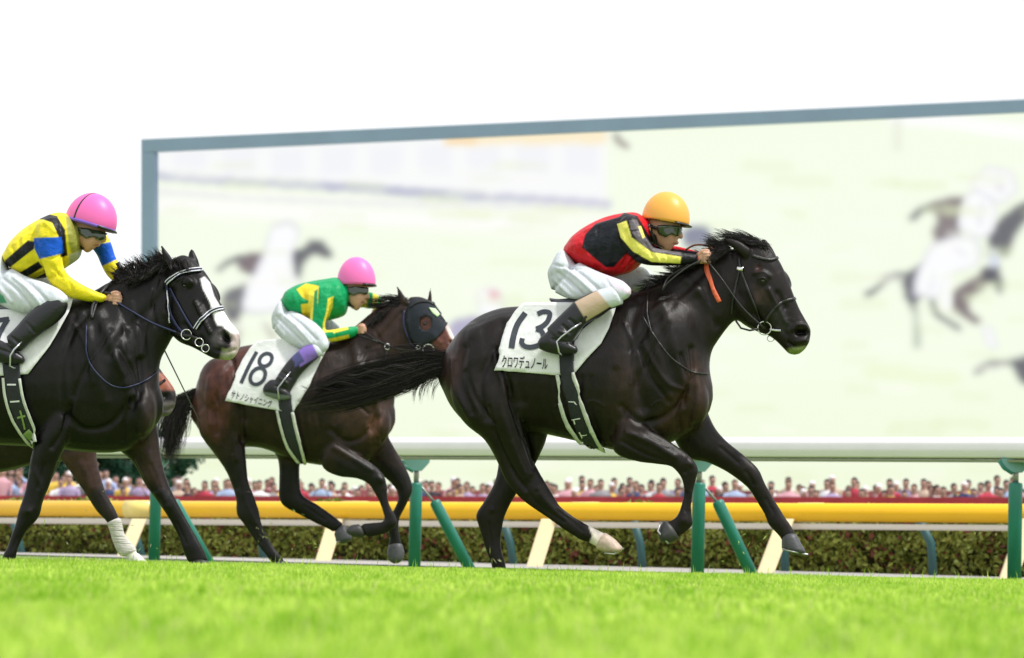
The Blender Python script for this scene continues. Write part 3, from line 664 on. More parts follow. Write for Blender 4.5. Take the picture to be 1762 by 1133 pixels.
def lettering(text, quad, F, bvh, name, m, parent, lift=0.011, bold=0.0, size_y=None, shear=0):
    "glyphs stretched into a quad of photo points: bottom-left, bottom-right, top-right, top-left"
    c = bpy.data.curves.new('t', 'FONT'); c.body = text; c.offset = bold; c.resolution_u = 6
    o = bpy.data.objects.new('t', c); SC.collection.objects.link(o)
    dg = bpy.context.evaluated_depsgraph_get(); me = bpy.data.meshes.new_from_object(o.evaluated_get(dg))
    bpy.data.objects.remove(o)
    bm = bmesh.new(); bm.from_mesh(me)
    for _ in range(2):
        bmesh.ops.triangulate(bm, faces=bm.faces); es = [e for e in bm.edges if e.calc_length() > 0.2]
        if es: bmesh.ops.subdivide_edges(bm, edges=es, cuts=1)
    bmesh.ops.triangulate(bm, faces=bm.faces)
    v = np.array([list(x.co) for x in bm.verts]); bm.verts.index_update(); f = [tuple(x.index for x in q.verts) for q in bm.faces]; bm.free(); bpy.data.meshes.remove(me)
    lo, hi = v.min(0), v.max(0); u = (v[:, 0] - lo[0]) / (hi[0] - lo[0]); t = (v[:, 1] - lo[1]) / (hi[1] - lo[1])
    q = np.array(quad, float); pp = (q[0] * ((1 - u) * (1 - t))[:, None] + q[1] * (u * (1 - t))[:, None] + q[2] * (u * t)[:, None] + q[3] * ((1 - u) * t)[:, None])
    W = np.array([cast(F, bvh, x, y, lift) for x, y in pp])
    out = []
    for a in f:
        n = np.cross(W[a[1]] - W[a[0]], W[a[2]] - W[a[0]]); out.append(a if n @ (CAM - W[a[0]]) > 0 else tuple(reversed(a)))
    return mk(name, W, out, m, parent, smooth=False)
def stroke_sign(strokes, w, F, bvh, name, m, parent, lift=0.011):
    mb = MB()
    for s in strokes:
        poly = buf(s, w, 6); k = len(poly) // 2
        W = np.array([cast(F, bvh, x, y, lift) for x, y in poly])
        f = []
        for i in range(k - 1):
            a = (i, i + 1, 2 * k - 2 - i, 2 * k - 1 - i); n = np.cross(W[a[1]] - W[a[0]], W[a[3]] - W[a[0]])
            f.append(a if n @ (CAM - W[a[0]]) > 0 else tuple(reversed(a)))
        mb.add(W, f); 
        lift += 0.0006
    return mb.build(name, m, parent, smooth=False)
def hair(F, strands, name, m, parent, rad=0.0012, n=3, seed=1, sub=4):
    "strands: list of (list of (px,py,d)) polylines"
    mb_v = []; mb_f = []; mb_c = []; k = 0; r2 = random.Random(seed)
    for s in strands:
        a = cr(np.array(s, float), sub); w = F.p(a[:, 0], a[:, 1], a[:, 2]); L = len(w)
        r = rad * r2.uniform(.6, 1.25) * np.interp(np.linspace(0, 1, L), [0, 0.25, 0.75, 1], [0.8, 1, 0.7, 0.1])
        q = r2.random(); base = np.array((.006, .005, .006)) if q < .6 else (np.array((.022, .017, .018)) if q < .92 else np.array((.07, .058, .058)))
        v, f = tube(w, r, n, False); mb_v.append(v); mb_f += [tuple(i + k for i in q_) for q_ in f]; k += len(v)
        mb_c.append(base[None] * (1 + 1.1 * np.repeat(np.linspace(0, 1, L), n)[:, None]))
    return mk(name, np.concatenate(mb_v), np.array(mb_f), m, parent, col=np.concatenate(mb_c))
def locks(xs, ys, n, per, lmin, lmax, amin, amax, spread=5, d0=-.02, droop=.25, dip=6):
    "wind-blown locks along a crest: direction in degrees, 180 = straight back, 90 = up"
    st = []
    for i in range(n):
        t = rng.random(); x = np.interp(t, np.linspace(0, 1, len(xs)), xs); y = np.interp(t, np.linspace(0, 1, len(xs)), ys)
        L = rng.uniform(lmin, lmax); a = math.radians(rng.uniform(amin, amax)); d = d0 + rng.uniform(-.04, .02); ex, ey = x + L * math.cos(a), y - L * math.sin(a) + droop * L * rng.random()
        for j in range(per):
            u = rng.gauss(0, 1); f_ = rng.uniform(.65, 1.05); p0 = (x + u * spread, y + rng.uniform(0, dip), d + rng.uniform(-.02, .02)); tx = ex + rng.gauss(0, 1.4) * L / 24; ty = ey + rng.gauss(0, 1.2) * L / 24
            m1 = (p0[0] + (tx - p0[0]) * .33 * f_, p0[1] + (ty - p0[1]) * .5 * f_ - L * .05, d); m2 = (p0[0] + (tx - p0[0]) * .7 * f_, p0[1] + (ty - p0[1]) * .88 * f_, d - .01)
            st.append([p0, m1, m2, (p0[0] + (tx - p0[0]) * f_, p0[1] + (ty - p0[1]) * f_, d - .02)])
    return st

# ------------------------------------------------------------------ materials of the horses and riders
M_coat = mat('horse_coat', rough=0.43, colattr=True, noise=(11, 0.55, 1.6), bump=(230, 0.22, (1, 1, 2.5), 0.003), sheen=0.0, spec=0.25, coat=0.0)
M_coat.node_tree.nodes['Principled BSDF'].inputs['Coat Roughness'].default_value = 0.3
_t = M_coat.node_tree; _b = _t.nodes['Principled BSDF']; _bp = [n for n in _t.nodes if n.type == 'BUMP'][0]; _tc = [n for n in _t.nodes if n.type == 'TEX_COORD'][0]
_mp = _t.nodes.new('ShaderNodeMapping'); _mp.inputs['Scale'].default_value = (1.6, 1, .55); _mp.inputs['Rotation'].default_value = (0, .5, 0)
_n = _t.nodes.new('ShaderNodeTexNoise'); _n.inputs['Scale'].default_value = 16; _n.inputs['Detail'].default_value = 3; _n.inputs['Distortion'].default_value = .6
_b2 = _t.nodes.new('ShaderNodeBump'); _b2.inputs['Strength'].default_value = .17; _b2.inputs['Distance'].default_value = .022
_t.links.new(_tc.outputs['Object'], _mp.inputs[0]); _t.links.new(_mp.outputs[0], _n.inputs['Vector']); _t.links.new(_n.outputs[0], _b2.inputs['Height']); _t.links.new(_b2.outputs[0], _bp.inputs['Normal'])
M_hairm = mat('horse_hair', (0.008, 0.007, 0.008), rough=0.5, spec=0.35, colattr=True)
M_eye = mat('horse_eye', (0.006, 0.004, 0.003), rough=0.05, spec=0.8)
M_hoof = mat('hoof', (0.065, 0.065, 0.075), rough=0.5, noise=(30, 0.6, 1.3, (1, 1, 6)))
M_hoofp = mat('pale_hoof', (0.55, 0.42, 0.34), rough=0.5, noise=(30, 0.7, 1.2))
M_hoofd = mat('dark_hoof', (0.03, 0.03, 0.03), rough=0.5, noise=(30, 0.6, 1.3))
M_shoe = mat('horse_shoe', (0.5, 0.5, 0.5), rough=0.35, metal=0.9)
M_cloth = mat('saddle_cloth', (0.78, 0.78, 0.80), rough=0.85, noise=(14, 0.93, 1.03), bump=(18, 0.35, (1, 1, 1), 0.02))
M_ink = mat('cloth_ink', (0.035, 0.042, 0.06), rough=0.7)
M_ink2 = mat('cloth_black_ink', (0.01, 0.01, 0.012), rough=0.7)
M_girth = mat('girth_web', (0.015, 0.017, 0.022), rough=0.7, noise=(40, 0.7, 1.3))
M_girthw = mat('girth_white_edge', (0.62, 0.64, 0.58), rough=0.8, noise=(25, 0.8, 1.1))
M_leather = mat('black_leather', (0.014, 0.013, 0.013), rough=0.42, bump=(90, 0.2))
M_leathern = mat('navy_bridle', (0.01, 0.015, 0.06), rough=0.5)
M_white = mat('white_piping', (0.75, 0.75, 0.78), rough=0.6)
M_orange = mat('orange_strap', (0.72, 0.13, 0.05), rough=0.5)
M_metal = mat('bit_metal', (0.75, 0.75, 0.73), rough=0.25, metal=1.0)
M_foam = mat('grass_stained_lip', (0.35, 0.42, 0.12), rough=0.4)

def horse_body(F, pieces, strokes, base, regions, size=0.0088, smooth=4, trunk=None, melt=()):
    v, f, nn = voxel(pieces, size, smooth)
    if trunk is not None and isinstance(f, np.ndarray):     # blend the muscle masses of the trunk into each other
        px = W2P(v); ins = inpoly(px, trunk); d = segdist(px, list(trunk) + [trunk[0]]); wt = np.clip(np.where(ins, d / 22, 0), 0, 1)
        v = relax(v, f, wt, 110)
        for pl, r in melt:
            v = relax(v, f, np.clip(1.4 - segdist(W2P(v), cr(np.array(pl, float), 4)) / r, 0, 1), 140, True)
    v = sculpt(v, nn, [(a, r * .9, k_ * 1.45) for a, r, k_ in strokes])
    c = paint(v, base, regions)
    return v, f, nn, c
def hoof(F, secs, name, m, parent, shoe=None):
    v, f = loft(F, secs, 3, 18)
    o = mk(name, v, f, m, parent)
    if shoe:
        a = F.p([s[0] for s in shoe], [s[1] for s in shoe], [s[2] for s in shoe]); tv, tf = tube(a, 0.0055, 6)
        mk('horseshoe', tv, tf, M_shoe, o)
    return o
def ring3(c, r, rad, e1, e2, n=22):
    th = np.linspace(0, 2 * math.pi, n, endpoint=False); v = []; f = []
    e3 = np.cross(e1, e2)
    for i, t in enumerate(th):
        o = math.cos(t) * e1 + math.sin(t) * e2
        for j in range(6):
            a = j * math.pi / 3; v.append(c + o * (r + rad * math.cos(a)) + e3 * rad * math.sin(a))
    for i in range(n):
        for j in range(6):
            a = i * 6 + j; b = i * 6 + (j + 1) % 6; c2 = ((i + 1) % n) * 6 + (j + 1) % 6; d = ((i + 1) % n) * 6 + j; f.append((a, d, c2, b))
    return np.array(v), f

# ================================================================== LEADING HORSE
rng = random.Random(7)
F1 = Fig(25.0, 980, 9)
blk = (0.0082, 0.0055, 0.0046)
h1 = empty('race_horse', tuple(F1.p(985, 985)))
tag(h1, 'black racehorse in front of the others wearing saddle cloth 13 and an orange neck strap', 'horse')
S1 = []
S1.append(loft(F1, [(760,622,762,672,.06,0),(768,602,776,700,.16,0),(788,573,802,728,.235,0),(820,546,842,744,.27,0),(862,530,884,746,.285,0),(905,527,928,746,.265,0),
  (950,526,975,756,.265,0),(1000,526,1020,766,.285,0),(1045,518,1062,776,.29,0),(1085,503,1102,777,.27,0),(1120,497,1140,768,.25,0),(1152,508,1176,752,.235,0),(1188,545,1202,738,.19,0),(1212,600,1216,716,.11,0)], 3, 28))
S1.append(loft(F1, [(1070,520,1150,752,.2,0),(1100,497,1190,712,.17,0),(1128,484,1218,652,.14,0),(1160,469,1226,606,.12,0),(1192,455,1242,578,.10,0),(1222,437,1262,554,.088,0),(1252,420,1282,545,.08,0)], 4, 24))
# head
S1.append(loft(F1, [(1282,412,1246,468,.05,0),(1306,414,1252,505,.085,0),(1328,430,1262,540,.098,0),(1345,456,1278,558,.098,0),(1357,484,1300,570,.086,0),(1366,508,1322,578,.070,0),(1376,532,1336,588,.058,0),(1386,550,1346,598,.058,0),(1395,568,1356,608,.056,0),(1393,588,1364,611,.042,0)], 4, 24))
S1.append(F1.ell(1279, 522, 33, 32, .085, 0)); S1.append(F1.ell(1350, 481, 20, 9, .055, 0.035, -62)); S1.append(F1.ell(1310, 478, 16, 12, .035, -.072, -35))
# muscle masses
S1.append(F1.ell(835, 640, 62, 88, .20, -.08, 12)); S1.append(F1.ell(835, 640, 62, 88, .20, .08, 12))
S1.append(F1.ell(1130, 610, 62, 100, .13, -.13, -22)); S1.append(F1.ell(1130, 610, 62, 100, .13, .13, -22))
S1.append(F1.ell(1196, 690, 24, 42, .10, -.09)); S1.append(F1.ell(1196, 690, 24, 42, .10, .09))
# near hind, reaching forward
S1.append(loft(F1, [(882,590,772,640,.13,-.13),(890,655,778,694,.13,-.17),(895,700,800,730,.115,-.18),(901,742,832,756,.092,-.165),(912,780,852,788,.068,-.145),(928,812,868,824,.052,-.13),(946,842,886,848,.047,-.13),
  (958,862,905,866,.038,-.13),(966,873,940,890,.028,-.13),(984,887,962,906,.025,-.13),(1000,897,980,918,.026,-.13),(1014,905,998,929,.034,-.13),(1026,911,1012,934,.03,-.13),(1042,919,1028,942,.033,-.13)], 4, 18))
# far hind, on the ground
S1.append(loft(F1, [(948,700,850,720,.11,.13),(942,752,856,768,.085,.14),(925,792,857,800,.065,.14),(905,826,850,832,.052,.14),(884,858,832,864,.046,.14),(870,886,819,886,.042,.14),(865,906,824,908,.034,.14),(862,928,831,931,.027,.14),(864,950,838,953,.029,.14),(869,966,844,967,.032,.14),(872,984,848,986,.03,.14)], 4, 18))
# near fore, folded
S1.append(loft(F1, [(1130,660,1050,712,.10,-.13),(1118,712,1052,765,.098,-.16),(1118,737,1064,784,.078,-.17),(1138,750,1098,795,.06,-.17),(1165,768,1130,799,.050,-.17),(1188,786,1154,803,.045,-.17),(1201,806,1167,815,.044,-.17),
  (1198,824,1174,828,.035,-.17),(1193,845,1177,847,.026,-.17),(1190,866,1173,866,.024,-.17),(1190,884,1168,882,.028,-.17),(1192,903,1161,892,.034,-.17),(1180,916,1153,896,.027,-.17),(1166,926,1145,899,.030,-.17)], 4, 18))
# far fore, stretched out
S1.append(loft(F1, [(1205,670,1150,740,.10,.12),(1226,728,1180,786,.082,.13),(1248,757,1216,796,.064,.13),(1277,781,1248,811,.050,.13),(1304,806,1274,829,.046,.13),(1316,831,1290,844,.036,.13),(1328,853,1304,867,.026,.13),(1340,872,1315,885,.026,.13),(1352,892,1323,904,.034,.13),(1362,906,1338,920,.029,.13),(1370,922,1346,931,.033,.13)], 4, 18))
# ears
S1.append(loft(F1, [(1292,428,1282,448,.026,-.07),(1276,417,1270,436,.026,-.08),(1260,411,1256,423,.017,-.085),(1248,410,1247,414,.006,-.09)], 4, 12))
S1.append(loft(F1, [(1318,436,1338,444,.022,.06),(1312,424,1329,427,.022,.065),(1309,412,1319,413,.010,.07)], 4, 12))
K1 = [([(856,600),(872,650),(884,700),(904,752),(922,800)], 6, -.018), ([(850,610),(866,670),(880,720),(896,770),(914,815)], 5, .007), ([(842,700),(858,760),(884,812)], 3, -.006), ([(800,640),(820,690),(850,730)], 5, -.008),
  ([(1076,560),(1090,600),(1086,660)], 4, .006), ([(1108,590),(1128,632),(1150,660),(1178,672)], 5, .008), ([(1100,600),(1120,650),(1150,690)], 4, -.009), ([(1170,610),(1182,650),(1178,700)], 3.5, -.010), ([(1196,640),(1200,690),(1190,735)], 5, .008),
  # veins
  ([(1120,700),(1135,690),(1150,700),(1164,692)], 1.8, .004), ([(1040,700),(1020,690),(1000,700),(975,694),(950,702)], 1.8, .0035), ([(1335,545),(1345,530),(1352,512)], 1.6, .003), ([(1345,555),(1356,548),(1366,552)], 1.5, .003), ([(866,560),(880,580),(884,610)], 1.8, .003), ([(880,760),(892,790),(905,815)], 1.8, .004), ([(1100,745),(1125,760),(1150,770)], 1.8, .003),
  # tendons and joints
  ([(1181,846),(1179,880)], 1.6, -.005), ([(1190,846),(1187,878)], 1.8, .003), ([(1190,800)], 5, .006), ([(1178,812)], 4, -.005), ([(958,878),(985,898),(1004,914)], 1.8, -.005), ([(965,870),(992,890)], 2, .003), ([(905,848)], 5, .006), ([(925,846)], 4, -.005), ([(1285,812),(1296,834)], 4, -.005), ([(1318,858),(1332,884)], 1.6, -.005), ([(1240,770),(1270,796)], 3, -.006), ([(840,900),(846,940)], 2, -.005), ([(846,878)], 5, .006),
  ([(1196,904),(1180,908)], 2, -.003), ([(1208,470),(1160,520),(1118,560),(1090,600)], 9, -.010), ([(1100,520),(1085,570),(1092,640),(1110,700)], 10, -.010),
  ([(1140,520),(1160,600),(1180,660)], 11, .012), ([(1120,560),(1135,620),(1150,680)], 12, .012), ([(1150,560),(1105,640),(1075,720)], 5, -.006),
  ([(1070,700),(1100,726),(1140,720),(1176,690)], 7, -.014), ([(1060,640),(1055,700),(1052,760)], 8, -.010), ([(1190,600),(1192,650),(1168,700),(1170,740)], 6, -.014),
  ([(1230,470),(1222,520),(1236,560)], 9, -.010), ([(1180,480),(1210,510),(1232,545)], 8, .008), ([(1120,540),(1160,520),(1200,500)], 10, .008),
  ([(905,560),(890,620),(896,690)], 12, -.014), ([(866,560),(845,610),(826,660),(836,720)], 8, -.012), ([(800,600),(792,650),(812,710)], 8, -.010),
  ([(870,640),(862,700),(880,760),(905,820)], 9, .012), ([(880,690),(905,745),(918,800)], 5, -.007), ([(848,740),(874,800),(900,836)], 5, -.009),
  ([(815,575),(850,555),(885,550)], 12, .010), ([(780,620),(784,670),(808,716)], 7, .008),
  ([(925,842),(936,858),(955,880)], 5, .006), ([(905,842),(925,868),(970,898)], 4, -.004),
  ([(1080,745),(1120,762),(1160,786)], 6, .010), ([(1070,760),(1110,782),(1150,795)], 4, -.007), ([(1183,796)], 9, .010), ([(1183,850),(1181,880)], 3, -.004), ([(1176,895)], 8, .006),
  # ribs
  *[([(950+i*17,650),(944+i*18,700),(958+i*18,742)], 5, -.0035) for i in range(5)],
  # head
  ([(1262,505),(1283,548),(1300,560)], 6, .006), ([(1322,498),(1342,535),(1352,556)], 4, .012), ([(1338,505),(1352,530)], 5, -.008), ([(1300,540),(1318,566)], 6, -.010), ([(1290,500),(1300,525)], 9, .007),
  ([(1312,483)], 7, .010), ([(1298,470),(1312,468),(1324,476)], 4, .008), ([(1306,460)], 5, -.008), ([(1312,483)], 4, -.010),
  ([(1373,573),(1386,572)], 5.0, -.030), ([(1364,568),(1370,560),(1384,560),(1390,570)], 3, .010), ([(1372,588),(1386,586)], 4, .008), ([(1356,590),(1370,598),(1390,594)], 2.2, -.012), ([(1340,560),(1352,575)], 5, -.006)]
brn = (0.034, 0.017, 0.011)
ff = lambda p, v: np.ones(len(p))
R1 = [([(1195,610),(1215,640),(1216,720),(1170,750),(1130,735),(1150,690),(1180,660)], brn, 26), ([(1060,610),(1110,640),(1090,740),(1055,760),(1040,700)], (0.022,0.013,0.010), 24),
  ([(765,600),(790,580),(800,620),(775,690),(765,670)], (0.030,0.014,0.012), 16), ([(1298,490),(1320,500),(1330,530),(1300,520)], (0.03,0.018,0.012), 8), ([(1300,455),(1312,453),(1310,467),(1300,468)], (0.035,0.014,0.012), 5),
  ([(1372,568),(1388,566),(1388,578),(1374,580)], (0.002,0.002,0.002), 3), ([(1356,600),(1372,597),(1392,594),(1386,607),(1368,614),(1356,610)], (0.16,0.20,0.06), 5),
  ([(1012,904),(1022,906),(1048,920),(1036,948),(1012,938),(1019,922)], (0.62,0.55,0.50), 2.5), ([(1330,520),(1350,540),(1362,560),(1346,574),(1330,550)], (0.03,0.028,0.03), 12)]
V1, FA1, N1, C1 = horse_body(F1, S1, K1, blk, R1, trunk=[(740,500),(1060,460),(1200,420),(1262,430),(1262,560),(1250,640),(1240,730),(1180,775),(1110,745),(1060,800),(900,800),(860,760),(760,760)], melt=[([(1112,505),(1150,512),(1186,545),(1206,600),(1214,640)], 20)])
b1 = mk('horse_body', V1, FA1, M_coat, h1, col=C1); B1 = bvh_of(V1, FA1)
for (x, y, d) in ((1312.5, 484, 0),):
    q = cast(F1, B1, x, y, -0.006); v, f = ellip(q, np.array([.016, 0, 0]), np.array([0, 0, .012]), np.array([0, .012, 0])); mk('eye', v, f, M_eye, h1)
    lid = F1.p([1303, 1308, 1314, 1320], [482, 477, 478, 484]); ld = np.array([cast(F1, B1, a, b, .004) for a, b in ((1304, 482), (1309, 478), (1315, 478.5), (1320, 484))])
    v, f = tube(ld, .0028, 6); mk('eyelid', v, f, M_leather, h1)
hoof(F1, [(1042,917,1026,944,.045,-.13),(1058,928,1038,950,.056,-.13),(1071,942,1052,953,.058,-.13)], 'hoof', M_hoofp, h1, [(1040,952,-.17),(1056,954,-.18),(1073,944,-.13),(1056,954,-.08),(1040,952,-.09)])
hoof(F1, [(866,978,846,981,.05,.14),(872,990,842,993,.058,.14)], 'hoof', M_hoofd, h1)
hoof(F1, [(1168,928,1142,896,.045,-.17),(1156,934,1136,906,.055,-.17),(1148,935,1133,916,.056,-.17)], 'hoof', M_hoofd, h1, [(1150,936,-.21),(1132,914,-.21),(1137,899,-.17),(1132,914,-.13),(1150,936,-.13)])
hoof(F1, [(1371,921,1345,925,.045,.13),(1379,936,1345,936,.056,.13),(1387,950,1345,943,.06,.13)], 'hoof', M_hoof, h1, [(1346,945,.09),(1366,950,.075),(1389,954,.13),(1366,950,.185),(1346,945,.17)])
# saddle cloth
CL1 = [(902,524),(886,539),(873,558),(864,588),(857,618),(852,638),(900,641),(960,646),(991,641),(1010,618),(1035,592),(1048,567),(1061,530),(1078,504),(1060,514),(1000,523),(950,523)]
fl, _, _ = patch(F1, B1, [(1064,506),(1042,528),(1012,554),(994,586),(966,600),(965,622),(989,622),(990,590),(1004,570),(1032,548),(1062,524)], 'saddle_flap', mat('saddle_flap_black', (.012,.012,.014), rough=.5), h1, step=5, lift=.026, thick=.005)
c1, W1, WF1 = patch(F1, B1, CL1, 'saddle_cloth', M_cloth, h1, step=6, lift=.012, thick=.005, mirror=True, drape=60)
BC1 = bvh_of(W1, WF1)
stroke_sign([[(904,539),(891,558),(884,578),(880,600)]], 10, F1, BC1, 'number_digit', M_ink, c1, .0085)
stroke_sign([[(925,541),(936,537),(946,540),(943,553),(934,562),(923,567)],[(923,567),(932,571),(935,582),(929,593),(916,598),(904,597),(898,591),(899,583)]], 8.5, F1, BC1, 'number_digit', M_ink, c1, .0085)
lettering('クロワデュノール', [(863,633),(942,637),(943,616),(864,611)], F1, BC1, 'name_lettering', M_ink2, c1, .010, bold=.014)
# girth
g, _, _ = strap(F1, B1, [(975,600),(978,645),(987,690),(1002,730),(1028,770)], [24,24,22,20,16], 'girth', M_girth, h1, lift=.027, thick=.005, mirror=True)
for pl in ([(960,645),(966,691),(981,732),(1007,761),(1034,774)], [(988,641),(1001,687),(1020,738),(1042,773)]):
    strap(F1, B1, pl, 5, 'edge_band', M_girthw, g, lift=.034, thick=.003)
stroke_sign([[(978,690),(990,690)],[(990,690),(993,695)],[(985,719),(999,717)],[(991,719),(993,726)],[(1003,744),(1013,744)],[(1000,738),(1004,748)]], 1.6, F1, B1, 'printed_mark', M_white, g, .036)
# bridle
br, _, _ = strap(F1, B1, [(1294,440),(1310,445),(1326,447),(1338,444)], 5, 'bridle', M_leather, h1, .006)
strap(F1, B1, [(1272,445),(1274,462),(1286,495),(1302,535),(1308,552)], 4, 'cheek_strap', M_leather, br, .006)
strap(F1, B1, [(1274,460),(1264,500),(1258,540)], 3.5, 'throat_lash', M_leather, br, .006)
strap(F1, B1, [(1312,560),(1330,535),(1346,520),(1368,514)], 5, 'noseband', M_leather, br, .006)
strap(F1, B1, [(1268,462),(1279,464)], 7, 'buckle', M_metal, br, .010)
q = cast(F1, B1, 1319, 561, .028); v, f = ring3(q, .040, .0038, np.array([1, 0, 0.]), np.array([0, 0, 1.])); mk('bit_ring', v, f, M_metal, br)
q = cast(F1, B1, 1326, 583, .020); v, f = ring3(q, .020, .003, np.array([1, 0, 0.]), np.array([0, .3, .9])); mk('bit_loop', v, f, M_metal, br)
v, f = tube(np.array([cast(F1, B1, x, y, .012) for x, y in ((1326, 566), (1335, 568), (1343, 569))]), .006, 8); mk('bit_bar', v, f, M_white, br)
v, f = tube(F1.p([1266, 1275, 1290, 1306], [552, 565, 569, 566], [-.09, -.10, -.11, -.11]), .006, 8); mk('curb_strap', v, f, M_leather, br)
# breastplate thin strap round the shoulder
strap(F1, B1, [(1106,545),(1135,592),(1160,620),(1190,640),(1218,644)], 2.6, 'breast_strap', M_leather, h1, .006)
strap(F1, B1, [(1115,505),(1114,540),(1122,575)], 3, 'martingale_strap', M_leather, h1, .006)
strap(F1, B1, [(1216,452),(1218,470),(1226,494),(1238,520)], 7.5, 'neck_strap', M_orange, h1, .008)
# mane
st = locks([1116,1150,1180,1210,1240], [494,476,462,446,428], 80, 13, 16, 34, 140, 195, 5)
st += locks([1232,1262,1290,1318], [430,418,414,422], 95, 14, 24, 46, 138, 178, 5, droop=.25)
st += locks([1228,1240,1252], [436,430,424], 26, 12, 18, 30, 195, 235, 5, -.08) + locks([1296,1312,1324], [418,420,430], 22, 10, 14, 30, 120, 175, 4)
hair(F1, st, 'mane', M_hairm, h1, .0012)
# tail streaming back
st = []
top = [(768, 624), (728, 630), (680, 646), (620, 664), (560, 680), (508, 694)]; wid = [7, 15, 19, 20, 17, 9]
def tailpt(q, u): return np.interp(q, range(6), [p[0] for p in top]), np.interp(q, range(6), [p[1] for p in top]) + u * np.interp(q, range(6), wid)
for c_ in range(210):       # locks: hairs of one lock gather towards its own tip
    u0 = rng.gauss(0, .62); lf = rng.uniform(.5, 1.04); u1 = u0 * 1.15 + rng.gauss(0, .30); dd = rng.uniform(-.05, .05); wv = rng.uniform(-3, 3)
    for j in range(22):
        e = rng.gauss(0, 1); g_ = lf * rng.uniform(.82, 1.03); pts = []
        for k in range(6):
            q = k * g_; t = k / 5; x, y = tailpt(q, u0 * (1 - t) + u1 * t); pts.append((x + rng.uniform(-1, 1), y + e * (4.2 * (1 - t) + 1.0) + wv * math.sin(t * 5) + rng.uniform(-.6, .6), dd + rng.uniform(-.012, .012)))
        st.append(pts)
for c_ in range(24):        # upper locks lifting off in the wind
    x = rng.uniform(560, 720); y = np.interp(x, [560, 720], [668, 622]); L = rng.uniform(40, 90); h_ = rng.uniform(4, 22); dd = rng.uniform(-.06, -.02)
    for j in range(9):
        e = rng.gauss(0, 1.6); st.append([(x + 20, y + 6 + e, dd), (x - L * .25, y + e * .8 - 1, dd), (x - L * .65, y - h_ * .35 + L * .18 + e * .5, dd), (x - L, y - h_ + L * .30 + e * .6, dd)])
for c_ in range(16):        # lower wisps under the root
    x = rng.uniform(695, 757); y = rng.uniform(644, 660); L = rng.uniform(22, 44)
    for j in range(8): e = rng.gauss(0, 1.5); st.append([(x + e * 1.5 + 6, y, 0), (x - 4 + e, y + L * .45, 0), (x - 7 + e * .6, y + L * rng.uniform(.8, 1.1), 0)])
for i in range(70):
    x = rng.uniform(530, 700); y = np.interp(x, [530, 700], [700, 668]) + rng.uniform(-4, 10); st.append([(x + 30, y - 8, -.02), (x, y, -.03), (x - rng.uniform(20, 44), y + rng.uniform(-6, 8), -.03)])
hair(F1, st, 'tail', M_hairm, h1, .0010)
v, f = loft(F1, [(778,612,779,640,.04,0),(752,614,754,640,.04,0),(722,622,724,644,.032,0),(690,636,692,652,.02,0)], 3, 14); mk('dock', v, f, M_hairm, h1, col=np.full((len(v), 3), .006))
